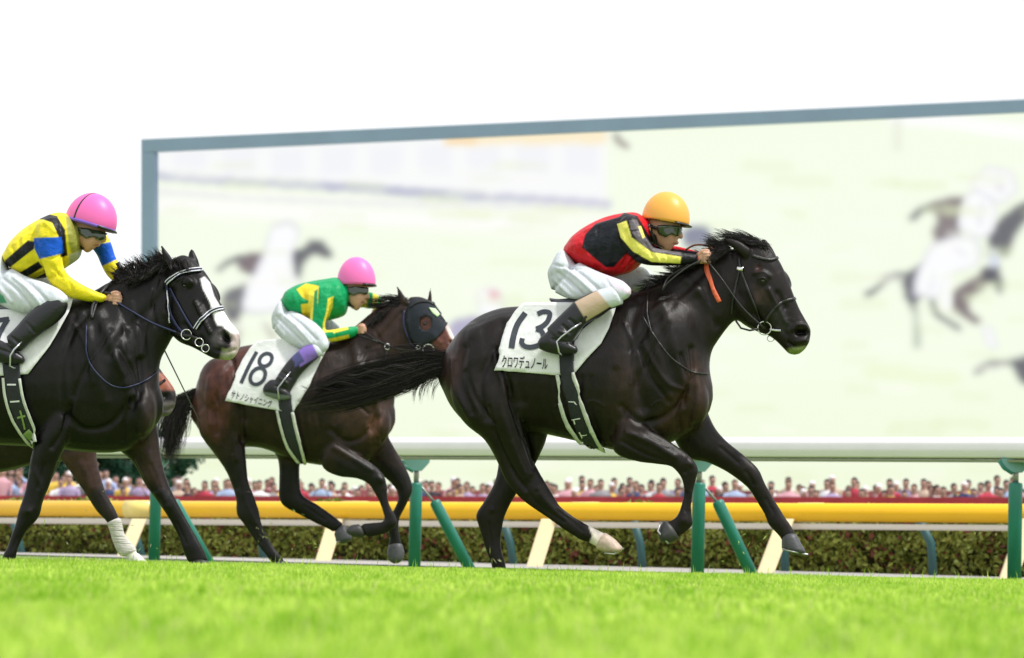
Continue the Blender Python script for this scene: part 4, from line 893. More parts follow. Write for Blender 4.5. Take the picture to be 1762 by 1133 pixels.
# ================================================================== HORSE IN SECOND PLACE (saddle cloth 18)
F2 = Fig(33.8, 520, 8)
h2 = empty('race_horse', tuple(F2.p(480, 966)))
tag(h2, 'dark bay racehorse in the middle wearing saddle cloth 18 and a navy blinker hood', 'horse')
S2 = [loft(F2, [(332,688,336,730,.06,0),(344,646,353,755,.18,0),(368,619,388,776,.25,0),(402,600,422,770,.28,0),(440,592,455,773,.29,0),(480,588,492,788,.30,0),(520,586,530,798,.31,0),(556,586,568,803,.29,0),(590,590,606,808,.26,0),(622,606,637,792,.235,0),(650,640,656,772,.18,0),(668,675,669,748,.11,0)], 3, 26),
 loft(F2, [(570,592,638,772,.19,0),(600,570,673,722,.16,0),(624,550,681,672,.13,0),(646,532,688,642,.11,0),(668,518,700,622,.095,0),(694,510,714,604,.085,0)], 4, 22),
 loft(F2, [(706,511,696,560,.06,0),(724,511,700,588,.092,0),(743,520,706,604,.10,-.02),(757,538,719,611,.095,-.05),(768,554,736,614,.076,-.08),(778,572,750,616,.066,-.11),(784,590,763,618,.06,-.13),(780,605,769,617,.04,-.14)], 4, 22),
 F2.ell(712, 582, 20, 22, .08, 0), F2.ell(385, 680, 45, 66, .19, -.09, 12), F2.ell(385, 680, 45, 66, .19, .09, 12), F2.ell(610, 680, 44, 72, .12, -.13, -20), F2.ell(610, 680, 44, 72, .12, .13, -20), F2.ell(656, 728, 17, 32, .10, -.09), F2.ell(656, 728, 17, 32, .10, .09),
 loft(F2, [(418,660,338,715,.13,-.11),(420,715,343,745,.125,-.12),(421,752,353,762,.10,-.12),(423,780,371,785,.078,-.12),(425,806,388,810,.06,-.12),(428,830,398,833,.049,-.12),(438,856,406,859,.045,-.12),(446,880,407,885,.044,-.12),(450,900,419,902,.034,-.12),(459,920,434,924,.026,-.12),(469,938,448,944,.027,-.12),(480,953,459,958,.034,-.12),(490,966,468,971,.03,-.12)], 4, 18),
 loft(F2, [(525,740,455,765,.12,.11),(520,775,474,782,.085,.12),(516,802,480,804,.065,.12),(516,828,480,832,.054,.12),(519,848,480,856,.048,.12),(528,858,489,872,.044,.12),(546,868,517,887,.031,.12),(562,879,541,900,.026,.12),(578,891,561,909,.033,.12),(590,901,573,916,.029,.12)], 4, 18),
 loft(F2, [(600,720,548,776,.10,-.12),(590,752,556,806,.09,-.145),(610,776,582,820,.066,-.15),(640,797,614,824,.052,-.15),(660,817,633,833,.046,-.15),(666,837,641,843,.037,-.15),(667,855,651,861,.026,-.15),(672,872,657,876,.025,-.15),(681,889,661,890,.03,-.15),(682,904,659,897,.035,-.15),(668,916,650,899,.028,-.15),(648,923,634,900,.029,-.15),(632,925,622,902,.031,-.15)], 4, 18),
 loft(F2, [(652,715,590,775,.10,.11),(674,762,636,800,.072,.13),(692,793,662,822,.056,.13),(706,822,681,842,.048,.13),(710,843,685,858,.045,.13),(703,862,683,865,.035,.13),(695,878,679,874,.026,.13),(688,892,672,888,.026,.13),(686,908,667,906,.034,.13),(688,922,670,924,.03,.13),(691,936,669,938,.033,.13)], 4, 18),
 loft(F2, [(686,520,706,524,.024,-.05),(684,507,696,509,.020,-.05),(682,493,685,493,.006,-.05)], 4, 12), loft(F2, [(734,522,744,524,.022,.06),(737,508,743,509,.016,.06),(740,495,742,495,.005,.06)], 4, 12)]
K2 = [([(400,620),(408,660),(414,710),(418,760)], 5, -.016), ([(392,640),(400,700),(408,760)], 4, .006), ([(370,680),(384,730),(400,780)], 3, -.006), ([(600,640),(622,670),(650,685)], 4, .007), ([(596,650),(612,690),(634,712)], 3, -.009), ([(640,650),(644,690),(636,730)], 3, -.010),
 ([(425,832),(432,850)], 3, .005), ([(430,900),(450,935)], 1.6, -.005), ([(660,845),(665,880)], 1.5, -.005), ([(525,872),(560,895)], 1.6, -.005), ([(650,822)], 4, .006), ([(580,762),(610,782),(640,800)], 1.8, .004), ([(640,560),(660,600),(656,640)], 3, -.006), ([(690,540),(665,570),(640,600),(618,640)], 6, -.010), ([(610,600),(625,650),(640,690)], 9, .012), ([(630,600),(590,680),(575,730)], 4, -.008), ([(570,740),(595,760),(625,752),(650,720)], 6, -.014),
 ([(655,650),(650,700),(640,740)], 5, -.012), ([(648,690),(655,730),(650,760)], 6, .014), ([(432,620),(418,670),(420,720)], 9, -.014), ([(400,620),(380,665),(368,705),(372,745)], 6, -.013), ([(362,650),(357,690),(362,730)], 6, .009),
 ([(400,680),(396,730),(405,790)], 6, .010), ([(385,760),(398,800),(408,840)], 4, -.007), ([(418,850),(425,870),(440,900)], 4, .005), ([(575,770),(600,785),(640,810)], 5, .009), ([(656,826)], 6, .010),
 ([(490,660),(498,720),(500,770)], 3, 0), *[([(512 + i * 12, 640), (508 + i * 12, 700), (520 + i * 12, 760)], 3.5, -.003) for i in range(4)],
 ([(731,556)], 7, .010), ([(731,558)], 4, -.012), ([(722,545),(732,542),(742,548)], 3, .006), ([(700,598),(716,606)], 5, .006), ([(776,588)], 4, -.02), ([(745,575),(758,590)], 4, .008), ([(735,590),(750,604)], 4, -.006)]
bay = (.017, .0095, .0070)
R2 = [([(325,680),(345,640),(400,595),(450,590),(430,640),(400,680),(392,730),(372,760),(340,735)], (.062,.021,.015), 22), ([(600,650),(650,640),(675,690),(668,760),(640,780),(600,740),(560,700)], (.036,.019,.013), 22), ([(640,715),(656,722),(652,748),(638,752),(630,735)], (.13,.062,.042), 9),  # the small bright brown chest patch is a highlight put into the coat colour
 ([(365,790),(420,790),(450,860),(520,980),(380,960)], (.006,.005,.005), 14), ([(470,800),(530,800),(610,880),(620,940),(470,900)], (.006,.005,.005), 10), ([(575,790),(650,795),(720,820),(720,980),(590,960)], (.007,.006,.006), 12),
 ([(716,545),(735,538),(748,548),(744,570),(724,574)], (.09,.038,.028), 6), ([(745,575),(765,558),(790,575),(790,610),(765,622),(745,600)], (.11,.040,.030), 7), ([(765,560),(776,556),(788,580),(784,592),(776,582)], (.62,.50,.48), 3), ([(600,560),(690,515),(700,600),(680,640),(640,600)], (.028,.014,.011), 18)]
V2, FA2, N2, C2_ = horse_body(F2, S2, K2, bay, R2, .0105, trunk=[(320,560),(560,560),(650,500),(696,505),(700,600),(690,640),(690,750),(645,790),(590,760),(555,820),(420,800),(330,780)], melt=[([(585,595),(620,606),(648,640),(664,672)], 15)])
b2 = mk('horse_body', V2, FA2, M_coat, h2, col=C2_); B2 = bvh_of(V2, FA2)
q = cast(F2, B2, 731, 557, -.004); v, f = ellip(q, np.array([.018, 0, 0]), np.array([0, 0, .014]), np.array([0, .013, 0])); mk('eye', v, f, M_eye, h2)
hoof(F2, [(594,904,575,920,.045,.12),(601,915,577,926,.055,.12),(606,926,578,932,.057,.12)], 'hoof', M_hoof, h2, [(579,933,.07),(606,928,.12),(579,933,.17)])
hoof(F2, [(626,925,617,902,.044,-.15),(611,925,604,904,.055,-.15),(602,921,597,910,.054,-.15)], 'hoof', M_hoofd, h2)
hoof(F2, [(692,937,668,940,.045,.13),(696,952,666,953,.055,.13),(694,963,668,964,.056,.13)], 'hoof', M_hoof, h2)
hoof(F2, [(490,966,468,971,.044,-.12),(498,974,470,980,.056,-.12)], 'hoof', M_hoofd, h2)
CL2 = [(447,588),(431,602),(418,620),(407,644),(397,671),(388,690),(430,698),(476,706),(504,710),(513,697),(532,665),(545,636),(556,614),(572,586),(520,582),(480,584)]
c2, W2_, WF2 = patch(F2, B2, CL2, 'saddle_cloth', M_cloth, h2, step=5, lift=.012, thick=.005, mirror=True, drape=60); BC2 = bvh_of(W2_, WF2)
stroke_sign([[(442,606),(429,630),(415,660)]], 6.5, F2, BC2, 'number_digit', M_ink, c2, .0085)
el = lambda cx, cy, a, b, sh: [(cx + a * math.cos(t) + sh * b * math.sin(t), cy - b * math.sin(t)) for t in np.linspace(0, 2 * math.pi, 15)]
stroke_sign([el(457.5, 620, 10.5, 11, .25), el(444, 648, 12.5, 14, .25)], 6.3, F2, BC2, 'number_digit', M_ink, c2, .0085)
lettering('サトノシャイニング', [(396,686),(467,703),(469,690),(400,671)], F2, BC2, 'name_lettering', M_ink2, c2, .010, bold=.010)
g, _, _ = strap(F2, B2, [(491,680),(493,706),(500,740),(508,770),(522,797)], [22,22,20,17,11], 'girth', M_girth, h2, lift=.027, thick=.005, mirror=True)
for pl in ([(478,706),(485,735),(497,768),(518,795)], [(504,709),(512,744),(527,794)]): strap(F2, B2, pl, 4.5, 'edge_band', M_girthw, g, lift=.034, thick=.003)
M_hood = mat('hood_navy', (.006, .011, .020), rough=.75, bump=(50, .2))
hd, _, _ = patch(F2, B2, [(701,532),(705,521),(714,514),(738,519),(748,527),(758,541),(771,553),(764,570),(750,585),(733,592),(719,596),(706,580),(699,554)], 'blinker_hood', M_hood, h2, step=4, lift=.008, thick=.006, hole=[(723,551),(728,545),(737,545),(743,552),(743,562),(737,569),(728,568),(723,561)])
patch(F2, B2, [(738,531),(748,533),(756,543),(752,547),(744,540)], 'hood_mark', mat('hood_pale_mark', (.55, .75, .45), rough=.7), hd, step=3, lift=.018, thick=.003)
br, _, _ = strap(F2, B2, [(706,530),(718,522),(736,521),(748,527)], 3, 'bridle', M_leather, h2, .018)
strap(F2, B2, [(696,535),(695,560),(704,585),(716,600)], 3, 'cheek_strap', M_leathern, br, .014)
for x, y, r_, nm in ((738, 602, .045, 'bit_ring'), (721, 598, .016, 'buckle')):
    q = cast(F2, B2, x, y, .014); v, f = ring3(q, r_, .005, np.array([1, 0, 0.]), np.array([0, 0, 1.])); mk(nm, v, f, M_metal, br)
q = cast(F2, B2, 666, 597, .012); v, f = ring3(q, .024, .005, np.array([.8, 0, 0.]), np.array([0, 0, 1.])); mk('martingale_ring', v, f, M_metal, h2)
strap(F2, B2, [(666,602),(660,640),(650,680)], 2.4, 'martingale_strap', M_leather, h2, .006); strap(F2, B2, [(612,575),(640,585),(666,594)], 2.4, 'rein', M_leather, h2, .006)
st = locks([588,610], [582,567], 30, 12, 14, 26, 175, 225, 4, dip=5) + locks([664,680,700], [524,516,512], 40, 12, 14, 30, 165, 225, 4, dip=5) + locks([650,672,690], [526,516,510], 18, 9, 24, 40, 165, 178, 3)
st += locks([640,656,672], [548,536,525], 22, 10, 14, 26, 215, 250, 4, -.08)
hair(F2, st, 'mane', M_hairm, h2, .0022)
st = []
for i in range(900):
    a = rng.gauss(0, 1); L = rng.uniform(.6, 1.05); p = [(340,672),(312,690),(298,722),(290,762),(286,800)]; w_ = [5, 12, 17, 17, 10]
    st.append([(np.interp(k * L, range(5), [q[0] for q in p]) + a * w_[k] * .55 + rng.uniform(-2, 2) + k * k * rng.uniform(-.3, 1.0), np.interp(k * L, range(5), [q[1] for q in p]) + rng.uniform(-4, 4), rng.uniform(-.05, .05)) for k in range(5)])
hair(F2, st, 'tail', M_hairm, h2, .0022)

# ================================================================== HORSE AT THE LEFT EDGE (white blaze)
F3 = Fig(24.4, 150, 12)
h3 = empty('race_horse', tuple(F3.p(100, 968)))
tag(h3, 'black racehorse at the left edge with white blaze and navy bridle piped in white', 'horse')
S3 = [loft(F3, [(-195,636,-190,692,.06,0),(-184,608,-172,720,.17,0),(-162,582,-140,746,.24,0),(-125,562,-105,760,.27,0),(-80,547,-55,763,.285,0),(-30,540,-10,766,.29,0),(20,538,35,768,.30,0),(68,530,72,770,.30,0),(108,518,108,774,.285,0),(150,508,142,778,.27,0),(190,520,182,780,.25,0),(225,560,216,776,.215,0),(254,612,246,762,.16,0),(270,655,266,735,.09,0)], 3, 26),
 loft(F3, [(112,522,215,765,.2,0),(148,504,262,716,.18,0),(180,489,274,662,.15,0),(210,476,277,622,.125,0),(240,463,290,594,.108,0),(270,450,302,572,.092,0)], 4, 24),
 loft(F3, [(296,446,276,480,.05,0),(318,439,280,520,.088,0),(342,456,286,556,.103,-.01),(360,478,296,577,.105,-.04),(373,504,310,590,.092,-.08),(384,532,328,597,.076,-.12),(397,554,342,604,.067,-.155),(411,572,356,612,.064,-.185),(414,592,370,618,.056,-.20),(409,607,382,619,.042,-.21)], 4, 24),
 F3.ell(304, 548, 26, 32, .09, 0, 20), F3.ell(367, 503, 20, 9, .055, .01, -60), F3.ell(326, 488, 15, 11, .034, -.10, -30),
 F3.ell(-115, 650, 62, 88, .20, -.08, 12), F3.ell(-115, 650, 62, 88, .20, .08, 12), F3.ell(170, 640, 60, 100, .13, -.14, -22), F3.ell(170, 640, 60, 100, .13, .14, -22), F3.ell(244, 705, 26, 46, .11, -.09), F3.ell(244, 705, 26, 46, .11, .09),
 loft(F3, [(150,650,70,725,.11,-.13),(132,715,58,768,.105,-.155),(114,765,52,792,.085,-.16),(98,800,50,808,.066,-.16),(86,834,43,846,.054,-.16),(74,864,31,882,.048,-.16),(67,890,27,900,.044,-.16),(46,914,18,926,.030,-.16),(36,932,12,943,.028,-.16),(30,948,5,956,.035,-.16),(27,964,3,968,.031,-.16)], 4, 18),
 loft(F3, [(262,680,180,760,.11,.11),(272,740,208,778,.09,.13),(277,785,230,798,.067,.13),(289,830,249,833,.053,.13),(303,860,270,862,.047,.13),(313,879,287,887,.036,.13),(324,899,298,906,.029,.13),(335,918,307,925,.029,.13),(345,936,313,943,.035,.13),(353,951,318,956,.032,.13),(358,964,323,967,.032,.13)], 4, 18),
 loft(F3, [(-60,630,-175,680,.13,-.11),(-60,700,-170,720,.12,-.13),(-75,760,-165,760,.09,-.13),(-110,810,-170,800,.06,-.13),(-150,850,-196,842,.048,-.13),(-165,872,-208,866,.04,-.13),(-192,900,-218,890,.03,-.13),(-214,930,-238,922,.03,-.13),(-222,950,-248,945,.034,-.13),(-226,968,-250,966,.03,-.13)], 4, 16),
 loft(F3, [(-60,690,-170,720,.12,.12),(-80,760,-175,750,.09,.13),(-130,800,-185,785,.06,.13),(-180,835,-220,822,.046,.13),(-205,860,-232,846,.036,.13),(-235,890,-254,876,.03,.13),(-256,915,-276,902,.033,.13),(-268,932,-285,920,.03,.13)], 4, 16),
 loft(F3, [(281,458,301,452,.026,-.07),(279,442,293,440,.022,-.075),(276,422,279,422,.006,-.08)], 4, 12), loft(F3, [(322,452,345,460,.026,.05),(324,438,341,447,.024,.055),(327,430,334,432,.012,.06)], 4, 12)]
K3 = [([(150,540),(120,580),(106,640),(110,700)], 6, -.010), ([(205,600),(228,640),(240,690)], 5, -.010), ([(196,610),(216,656),(222,700)], 5, .008), ([(128,560),(150,600),(160,660)], 5, .006), ([(262,500),(250,560),(246,610)], 5, .007), ([(272,480),(262,520),(268,560)], 4, -.008),
 ([(90,770),(110,740),(120,700)], 5, -.010), ([(76,800),(66,840)], 3, -.006), ([(50,880)], 5, .006), ([(30,925),(18,950)], 1.8, -.004), ([(260,800),(276,840)], 3, -.006), ([(270,850)], 5, .006), ([(305,900),(320,935)], 2, -.005), ([(235,790),(250,820)], 2, .004), ([(340,540),(350,520),(356,505)], 1.6, .003), ([(285,500),(250,540),(215,570),(190,610)], 9, -.010), ([(170,540),(195,600),(215,660)], 11, .012), ([(150,570),(168,640),(180,690)], 12, .012), ([(190,570),(140,650),(112,730)], 5, -.007), ([(110,710),(145,740),(190,730),(225,690)], 7, -.014),
 ([(240,620),(242,670),(216,720),(212,760)], 6, -.013), ([(235,680),(250,720),(240,755)], 9, .012), ([(296,500),(290,540),(298,566)], 8, -.009), ([(205,500),(215,560),(222,610)], 7, -.006), ([(225,520),(235,570),(240,610)], 6, .006), ([(130,540),(120,600),(125,680)], 7, -.006),
 ([(60,812),(70,840),(62,875)], 6, .006), ([(255,780),(268,820),(284,860)], 6, .007), ([(286,872)], 8, .008), ([(48,880)], 9, .009),
 ([(286,540),(300,570),(316,582)], 6, .007), ([(336,520),(352,552),(362,572)], 4, .011), ([(350,520),(364,545)], 5, -.008), ([(318,560),(334,586)], 6, -.009), ([(318,491)], 7, .010), ([(306,482),(318,477),(330,486)], 4, .008), ([(318,492)], 4.5, -.012), ([(316,470)], 5, -.006),
 ([(386,580),(394,584)], 5.5, -.032), ([(378,572),(388,568),(398,574)], 3, .008), ([(378,592),(392,597)], 4, .007), ([(370,602),(386,606),(404,602)], 2.4, -.012), ([(346,582),(356,596)], 5, -.006)]
pal = (.42, .34, .32)
R3 = [([(225,770),(262,742),(285,800),(280,840),(250,830)], (.030,.016,.013), 14), ([(255,640),(272,640),(272,740),(240,760)], (.020,.012,.010), 14),
 ([(345,480),(352,476),(361,487),(368,510),(381,532),(400,554),(416,574),(418,600),(404,600),(398,590),(396,574),(384,562),(374,560),(366,541),(361,519),(349,497)], (.80,.78,.78), 3),
 ([(396,574),(418,574),(420,610),(400,622),(380,618),(384,604),(398,598)], pal, 5), ([(382,600),(402,604),(402,620),(378,620)], (.35,.34,.24), 5), ([(381,574),(390,573),(398,581),(394,590),(384,588)], (.003,.003,.003), 3), ([(370,570),(382,562),(384,596),(370,600),(362,585)], (.05,.045,.045), 8)]
V3, FA3, N3, C3_ = horse_body(F3, S3, K3, (.0050,.0042,.0042), R3, trunk=[(-210,500),(110,480),(230,430),(285,440),(285,600),(285,740),(215,800),(150,760),(110,800),(-110,800),(-210,760)], melt=[([(146,512),(190,522),(224,560),(250,606),(264,640)], 20)])
b3 = mk('horse_body', V3, FA3, M_coat, h3, col=C3_); B3 = bvh_of(V3, FA3)
q = cast(F3, B3, 318, 492, -.006); v, f = ellip(q, np.array([.016, 0, 0]), np.array([0, 0, .012]), np.array([0, .012, 0])); mk('eye', v, f, M_eye, h3)
hoof(F3, [(27,966,3,970,.045,-.16),(24,980,-8,984,.055,-.16)], 'hoof', M_hoofd, h3); hoof(F3, [(358,966,328,968,.045,.13),(368,980,330,982,.056,.13)], 'hoof', M_hoofd, h3)
hoof(F3, [(-226,968,-250,966,.045,-.13),(-226,982,-256,982,.055,-.13)], 'hoof', M_hoofd, h3); hoof(F3, [(-268,932,-285,920,.04,.13),(-276,948,-298,936,.05,.13)], 'hoof', M_hoofd, h3)
CL3 = [(-70,542),(-84,570),(-95,610),(-104,652),(-40,650),(20,646),(49,644),(86,597),(104,567),(119,540),(130,512),(90,512),(30,528),(-20,534)]
c3, W3, WF3 = patch(F3, B3, CL3, 'saddle_cloth', M_cloth, h3, step=6, lift=.012, thick=.005, mirror=True, drape=60); BC3 = bvh_of(W3, WF3)
stroke_sign([[(-52,552),(-66,580),(-76,614)]], 10, F3, BC3, 'number_digit', M_ink, c3, .0085); stroke_sign([[(-24,556),(0,552),(16,550)], [(14,550),(0,575),(-10,606)]], 8.5, F3, BC3, 'number_digit', M_ink, c3, .0085)
g, _, _ = strap(F3, B3, [(20,620),(24,655),(28,685),(40,720),(64,764)], [28,28,26,22,12], 'girth', M_girth, h3, lift=.027, thick=.005, mirror=True)
for pl in ([(8,651),(12,685),(25,722),(47,753),(63,764)], [(36,652),(42,685),(53,715),(64,742),(67,762)]): strap(F3, B3, pl, 4.5, 'edge_band', M_girthw, g, lift=.034, thick=.003)
M_gm = mat('girth_green_mark', (.22, .32, .10), rough=.7)
for s_ in ([(15,662),(30,662)], [(20,690),(36,689)]): stroke_sign([s_], 2.5, F3, B3, 'printed_bar', M_white, g, .036)
stroke_sign([[(32,716),(46,713)], [(37,704),(41,718),(45,735)]], 3, F3, B3, 'printed_mark', M_gm, g, .036); patch(F3, B3, [(41,742),(52,734),(63,745),(64,757),(52,752)], 'mud_patch', M_gm, g, step=4, lift=.036, thick=.002)
def piped(F, B, pts, w_, name, par, lift=.007):
    o, _, _ = strap(F, B, pts, w_, name, M_leathern, par, lift); strap(F, B, [(x, y - w_ * .18) for x, y in pts], w_ * .22, 'piping', M_white, o, lift + .005, .002); strap(F, B, [(x, y + w_ * .28) for x, y in pts], w_ * .22, 'piping', M_white, o, lift + .005, .002); return o
br = empty('bridle', tuple(_ORG[h3.name])); br.parent = h3; br.location = (0, 0, 0)
_ORG[br.name] = _ORG[h3.name]
def strap2(F, B, pts, w_, name, par, lift=.007):
    "strap with two pale piped edges"
    o, _, _ = strap(F, B, pts, w_, name, M_leathern, par, lift)
    pg = np.array(buf(pts, w_ * .62)); k = len(pg) // 2
    strap(F, B, [tuple(x) for x in pg[:k][::3]] + [tuple(pg[k - 1])], w_ * .2, 'piping', M_white, o, lift + .006, .002); strap(F, B, [tuple(x) for x in pg[k:][::3]] + [tuple(pg[-1])], w_ * .2, 'piping', M_white, o, lift + .006, .002)
strap2(F3, B3, [(287,488),(296,480),(318,468),(346,465)], 7.5, 'browband', br); strap2(F3, B3, [(337,566),(349,549),(367,535),(384,531)], 7.5, 'noseband', br)
strap(F3, B3, [(287,488),(289,516),(295,541),(305,561),(318,576)], 5, 'cheek_strap', M_leathern, br, .007); strap(F3, B3, [(293,495),(309,527),(322,550),(333,566)], 3.5, 'cheek_strap', M_leathern, br, .007)
strap(F3, B3, [(288,500),(288,530),(294,556)], 2, 'piping', M_white, br, .013)
v, f = tube(np.array([cast(F3, B3, x, y, .014) for x, y in ((305, 574), (318, 578), (332, 578), (342, 584))]), .010, 8); mk('bit_strap', v, f, M_leather, br)
for x, y, r_ in ((322, 577, .030), (345, 590, .024), (356, 601, .022)):
    q = cast(F3, B3, x, y, .016); v, f = ring3(q, r_, .0035, np.array([1, 0, 0.]), np.array([0, 0, 1.])); mk('bit_ring', v, f, M_metal, br)
strap(F3, B3, [(149,560),(149,602),(158,630),(184,659),(212,667),(247,657),(270,640)], 2.6, 'breast_strap', M_leathern, h3, .006)
st = locks([205,225,245,270,292], [482,472,463,453,446], 70, 13, 14, 30, 120, 200, 5) + locks([205,230,260,285], [482,470,456,446], 34, 9, 20, 34, 100, 150, 4)
st += locks([222,250,284], [474,463,450], 44, 12, 16, 34, 200, 240, 5, -.09) + locks([292,306,318], [446,442,444], 20, 12, 16, 28, 280, 320, 4, -.07)
hair(F3, st, 'mane', M_hairm, h3, .0016)
st = []
for i in range(300):
    a = rng.gauss(0, 1); st.append([(-188 - k * 45 + rng.uniform(-3, 3), 645 + k * 12 + a * (4 + k * 5), rng.uniform(-.05, .05)) for k in range(5)])
hair(F3, st, 'tail', M_hairm, h3, .003)

# ================================================================== HORSE HIDDEN BEHIND IT (brown muzzle, bandaged foreleg)
F4 = Fig(28.5, 150, 8)
h4 = empty('race_horse', tuple(F4.p(220, 966)))
tag(h4, 'brown racehorse mostly hidden behind the white-blazed horse, bandage on one foreleg', 'horse')
S4 = [loft(F4, [(-240,630,-235,690,.06,0),(-200,592,-190,752,.2,0),(-130,572,-118,800,.27,0),(-55,562,-45,816,.29,0),(5,560,10,812,.30,0),(58,560,58,800,.30,0),(108,562,108,794,.27,0),(150,580,150,783,.23,0),(182,615,178,765,.16,0),(198,655,194,732,.08,0)], 3, 24),
 loft(F4, [(80,560,165,750,.17,0),(125,552,188,700,.14,0),(165,548,205,665,.115,0),(205,556,214,640,.095,0)], 4, 20),
 loft(F4, [(212,562,172,612,.06,0),(240,586,190,655,.10,-.02),(262,615,215,688,.093,-.05),(281,642,243,703,.072,-.08),(296,662,260,712,.063,-.10),(304,680,270,718,.057,-.11),(301,700,279,717,.042,-.12)], 4, 20),
 F4.ell(145, 670, 48, 88, .12, -.13, -20), F4.ell(145, 670, 48, 88, .12, .13, -20),
 loft(F4, [(176,700,92,770,.10,-.10),(168,760,104,790,.088,-.12),(167,790,113,802,.075,-.12),(173,818,130,826,.06,-.12),(182,846,148,852,.05,-.12),(197,874,166,880,.045,-.12),(205,892,184,899,.036,-.12),(210,912,190,918,.028,-.12),(220,930,197,938,.028,-.12),(231,942,205,952,.035,-.12),(238,954,219,960,.03,-.12)], 4, 18),
 loft(F4, [(150,700,80,760,.10,.12),(112,780,70,800,.07,.13),(82,840,54,846,.05,.13),(66,880,42,884,.044,.13),(50,908,32,912,.03,.13),(34,938,16,942,.03,.13),(26,962,8,965,.03,.13)], 4, 16),
 loft(F4, [(-90,720,-190,740,.12,-.12),(-120,800,-190,800,.08,-.13),(-165,850,-205,842,.05,-.13),(-190,890,-220,880,.036,-.13),(-215,930,-236,922,.03,-.13),(-226,962,-248,960,.032,-.13)], 4, 16),
 loft(F4, [(-90,720,-190,740,.12,.12),(-90,800,-160,800,.08,.13),(-90,850,-130,850,.05,.13),(-100,890,-128,890,.036,.13),(-100,930,-122,930,.03,.13),(-96,962,-120,962,.032,.13)], 4, 16),
 loft(F4, [(196,566,210,560,.024,-.06),(192,552,204,546,.02,-.06),(192,536,195,534,.006,-.06)], 4, 10), loft(F4, [(210,562,222,566,.024,.06),(210,548,220,550,.02,.06),(212,536,215,536,.006,.06)], 4, 10)]
R4 = [([(262,640),(300,645),(302,672),(272,672),(262,660)], (.24,.075,.045), 5), ([(272,676),(296,674),(298,690),(276,694)], (.004,.004,.004), 4), ([(270,694),(300,690),(304,712),(280,722),(262,712)], (.13,.11,.11), 5), ([(100,780),(170,770),(180,830),(150,850),(120,820)], (.045,.022,.018), 12), ([(213,942),(240,948),(262,975),(220,975)], (.75,.72,.68), 3)]
V4, FA4, N4, C4_ = horse_body(F4, S4, [([(285,682)], 5, -.02), ([(268,700),(284,706),(298,702)], 2.5, -.01), ([(140,800),(155,840)], 6, .007)], (.017,.012,.0105), R4, .0135)
mk('horse_body', V4, FA4, M_coat, h4, col=C4_); B4 = bvh_of(V4, FA4)
M_band = mat('leg_bandage', (.62, .59, .55), rough=.9, bump=(34, .9, (.3, .3, 3), .02), noise=(12, .8, 1.1, (.5, .5, 3)))
v, f = loft(F4, [(208,893,184,901,.043,-.12),(211,905,188,912,.038,-.12),(214,918,192,926,.036,-.12),(222,930,197,940,.037,-.12),(232,941,204,953,.043,-.12),(235,947,208,957,.04,-.12)], 3, 20); mk('leg_bandage', v, f, M_band, h4)
hoof(F4, [(239,953,219,961,.042,-.12),(252,966,222,972,.054,-.12),(258,976,222,980,.056,-.12)], 'hoof', mat('white_hoof', (.62, .60, .56), rough=.6), h4)
hoof(F4, [(26,962,8,965,.042,.13),(26,976,2,978,.05,.13)], 'hoof', M_hoofd, h4); hoof(F4, [(-226,962,-248,960,.042,-.13),(-226,976,-254,976,.05,-.13)], 'hoof', M_hoofd, h4); hoof(F4, [(-96,962,-120,962,.042,.13),(-94,976,-124,976,.05,.13)], 'hoof', M_hoofd, h4)
strap(F4, B4, [(246,700),(262,672),(290,650)], 4, 'noseband', M_leather, h4, .006)
hair(F4, [[(-235 - k * 38 + rng.uniform(-3, 3), 640 + k * 20 + rng.gauss(0, 1) * (4 + k * 4), rng.uniform(-.05, .05)) for k in range(5)] for _ in range(250)], 'tail', M_hairm, h4, .003)
hair(F4, [[(x, np.interp(x, [80, 205], [560, 554]) + 6, 0), (x - 12, 552 + rng.uniform(-4, 4), -.02), (x - 26, 562 + rng.uniform(-6, 12), -.05)] for x in [rng.uniform(95, 208) for _ in range(200)]], 'mane', M_hairm, h4, .0022)

# ================================================================== RIDERS
M_skin = mat('rider_skin', (.52, .29, .19), rough=.5, colattr=True, noise=(20, .92, 1.08), sub=.0)
M_silk = mat('racing_silks', rough=.42, colattr=True, noise=(6, .93, 1.05), bump=(16, .6, (1, 1, 1), .03), spec=.22)
M_breech = mat('white_breeches', (.6, .63, .69), rough=.6, colattr=True, noise=(10, .95, 1.03), bump=(15, .6, (1.2, 1, .5), .03))
M_boot = mat('riding_boot', (.012, .012, .015), rough=.36, spec=.45, colattr=True, bump=(10, .3, (1, 1, 1.5), .02))
M_lace = mat('boot_lace_grey', (.30, .31, .33), rough=.7)
M_iron = mat('stirrup_iron', (.55, .56, .58), rough=.3, metal=.9)
M_lens = mat('goggle_lens', (.025, .04, .018), rough=.06, spec=.8)
M_saddle = mat('race_saddle', (.10, .10, .12), rough=.4)
def shr(secs, k):
    o = []
    for r in secs:
        cx, cy = (r[0] + r[2]) / 2, (r[1] + r[3]) / 2; o.append((cx + (r[0] - cx) * k, cy + (r[1] - cy) * k, cx + (r[2] - cx) * k, cy + (r[3] - cy) * k, r[4] * k, r[5]))
    return o
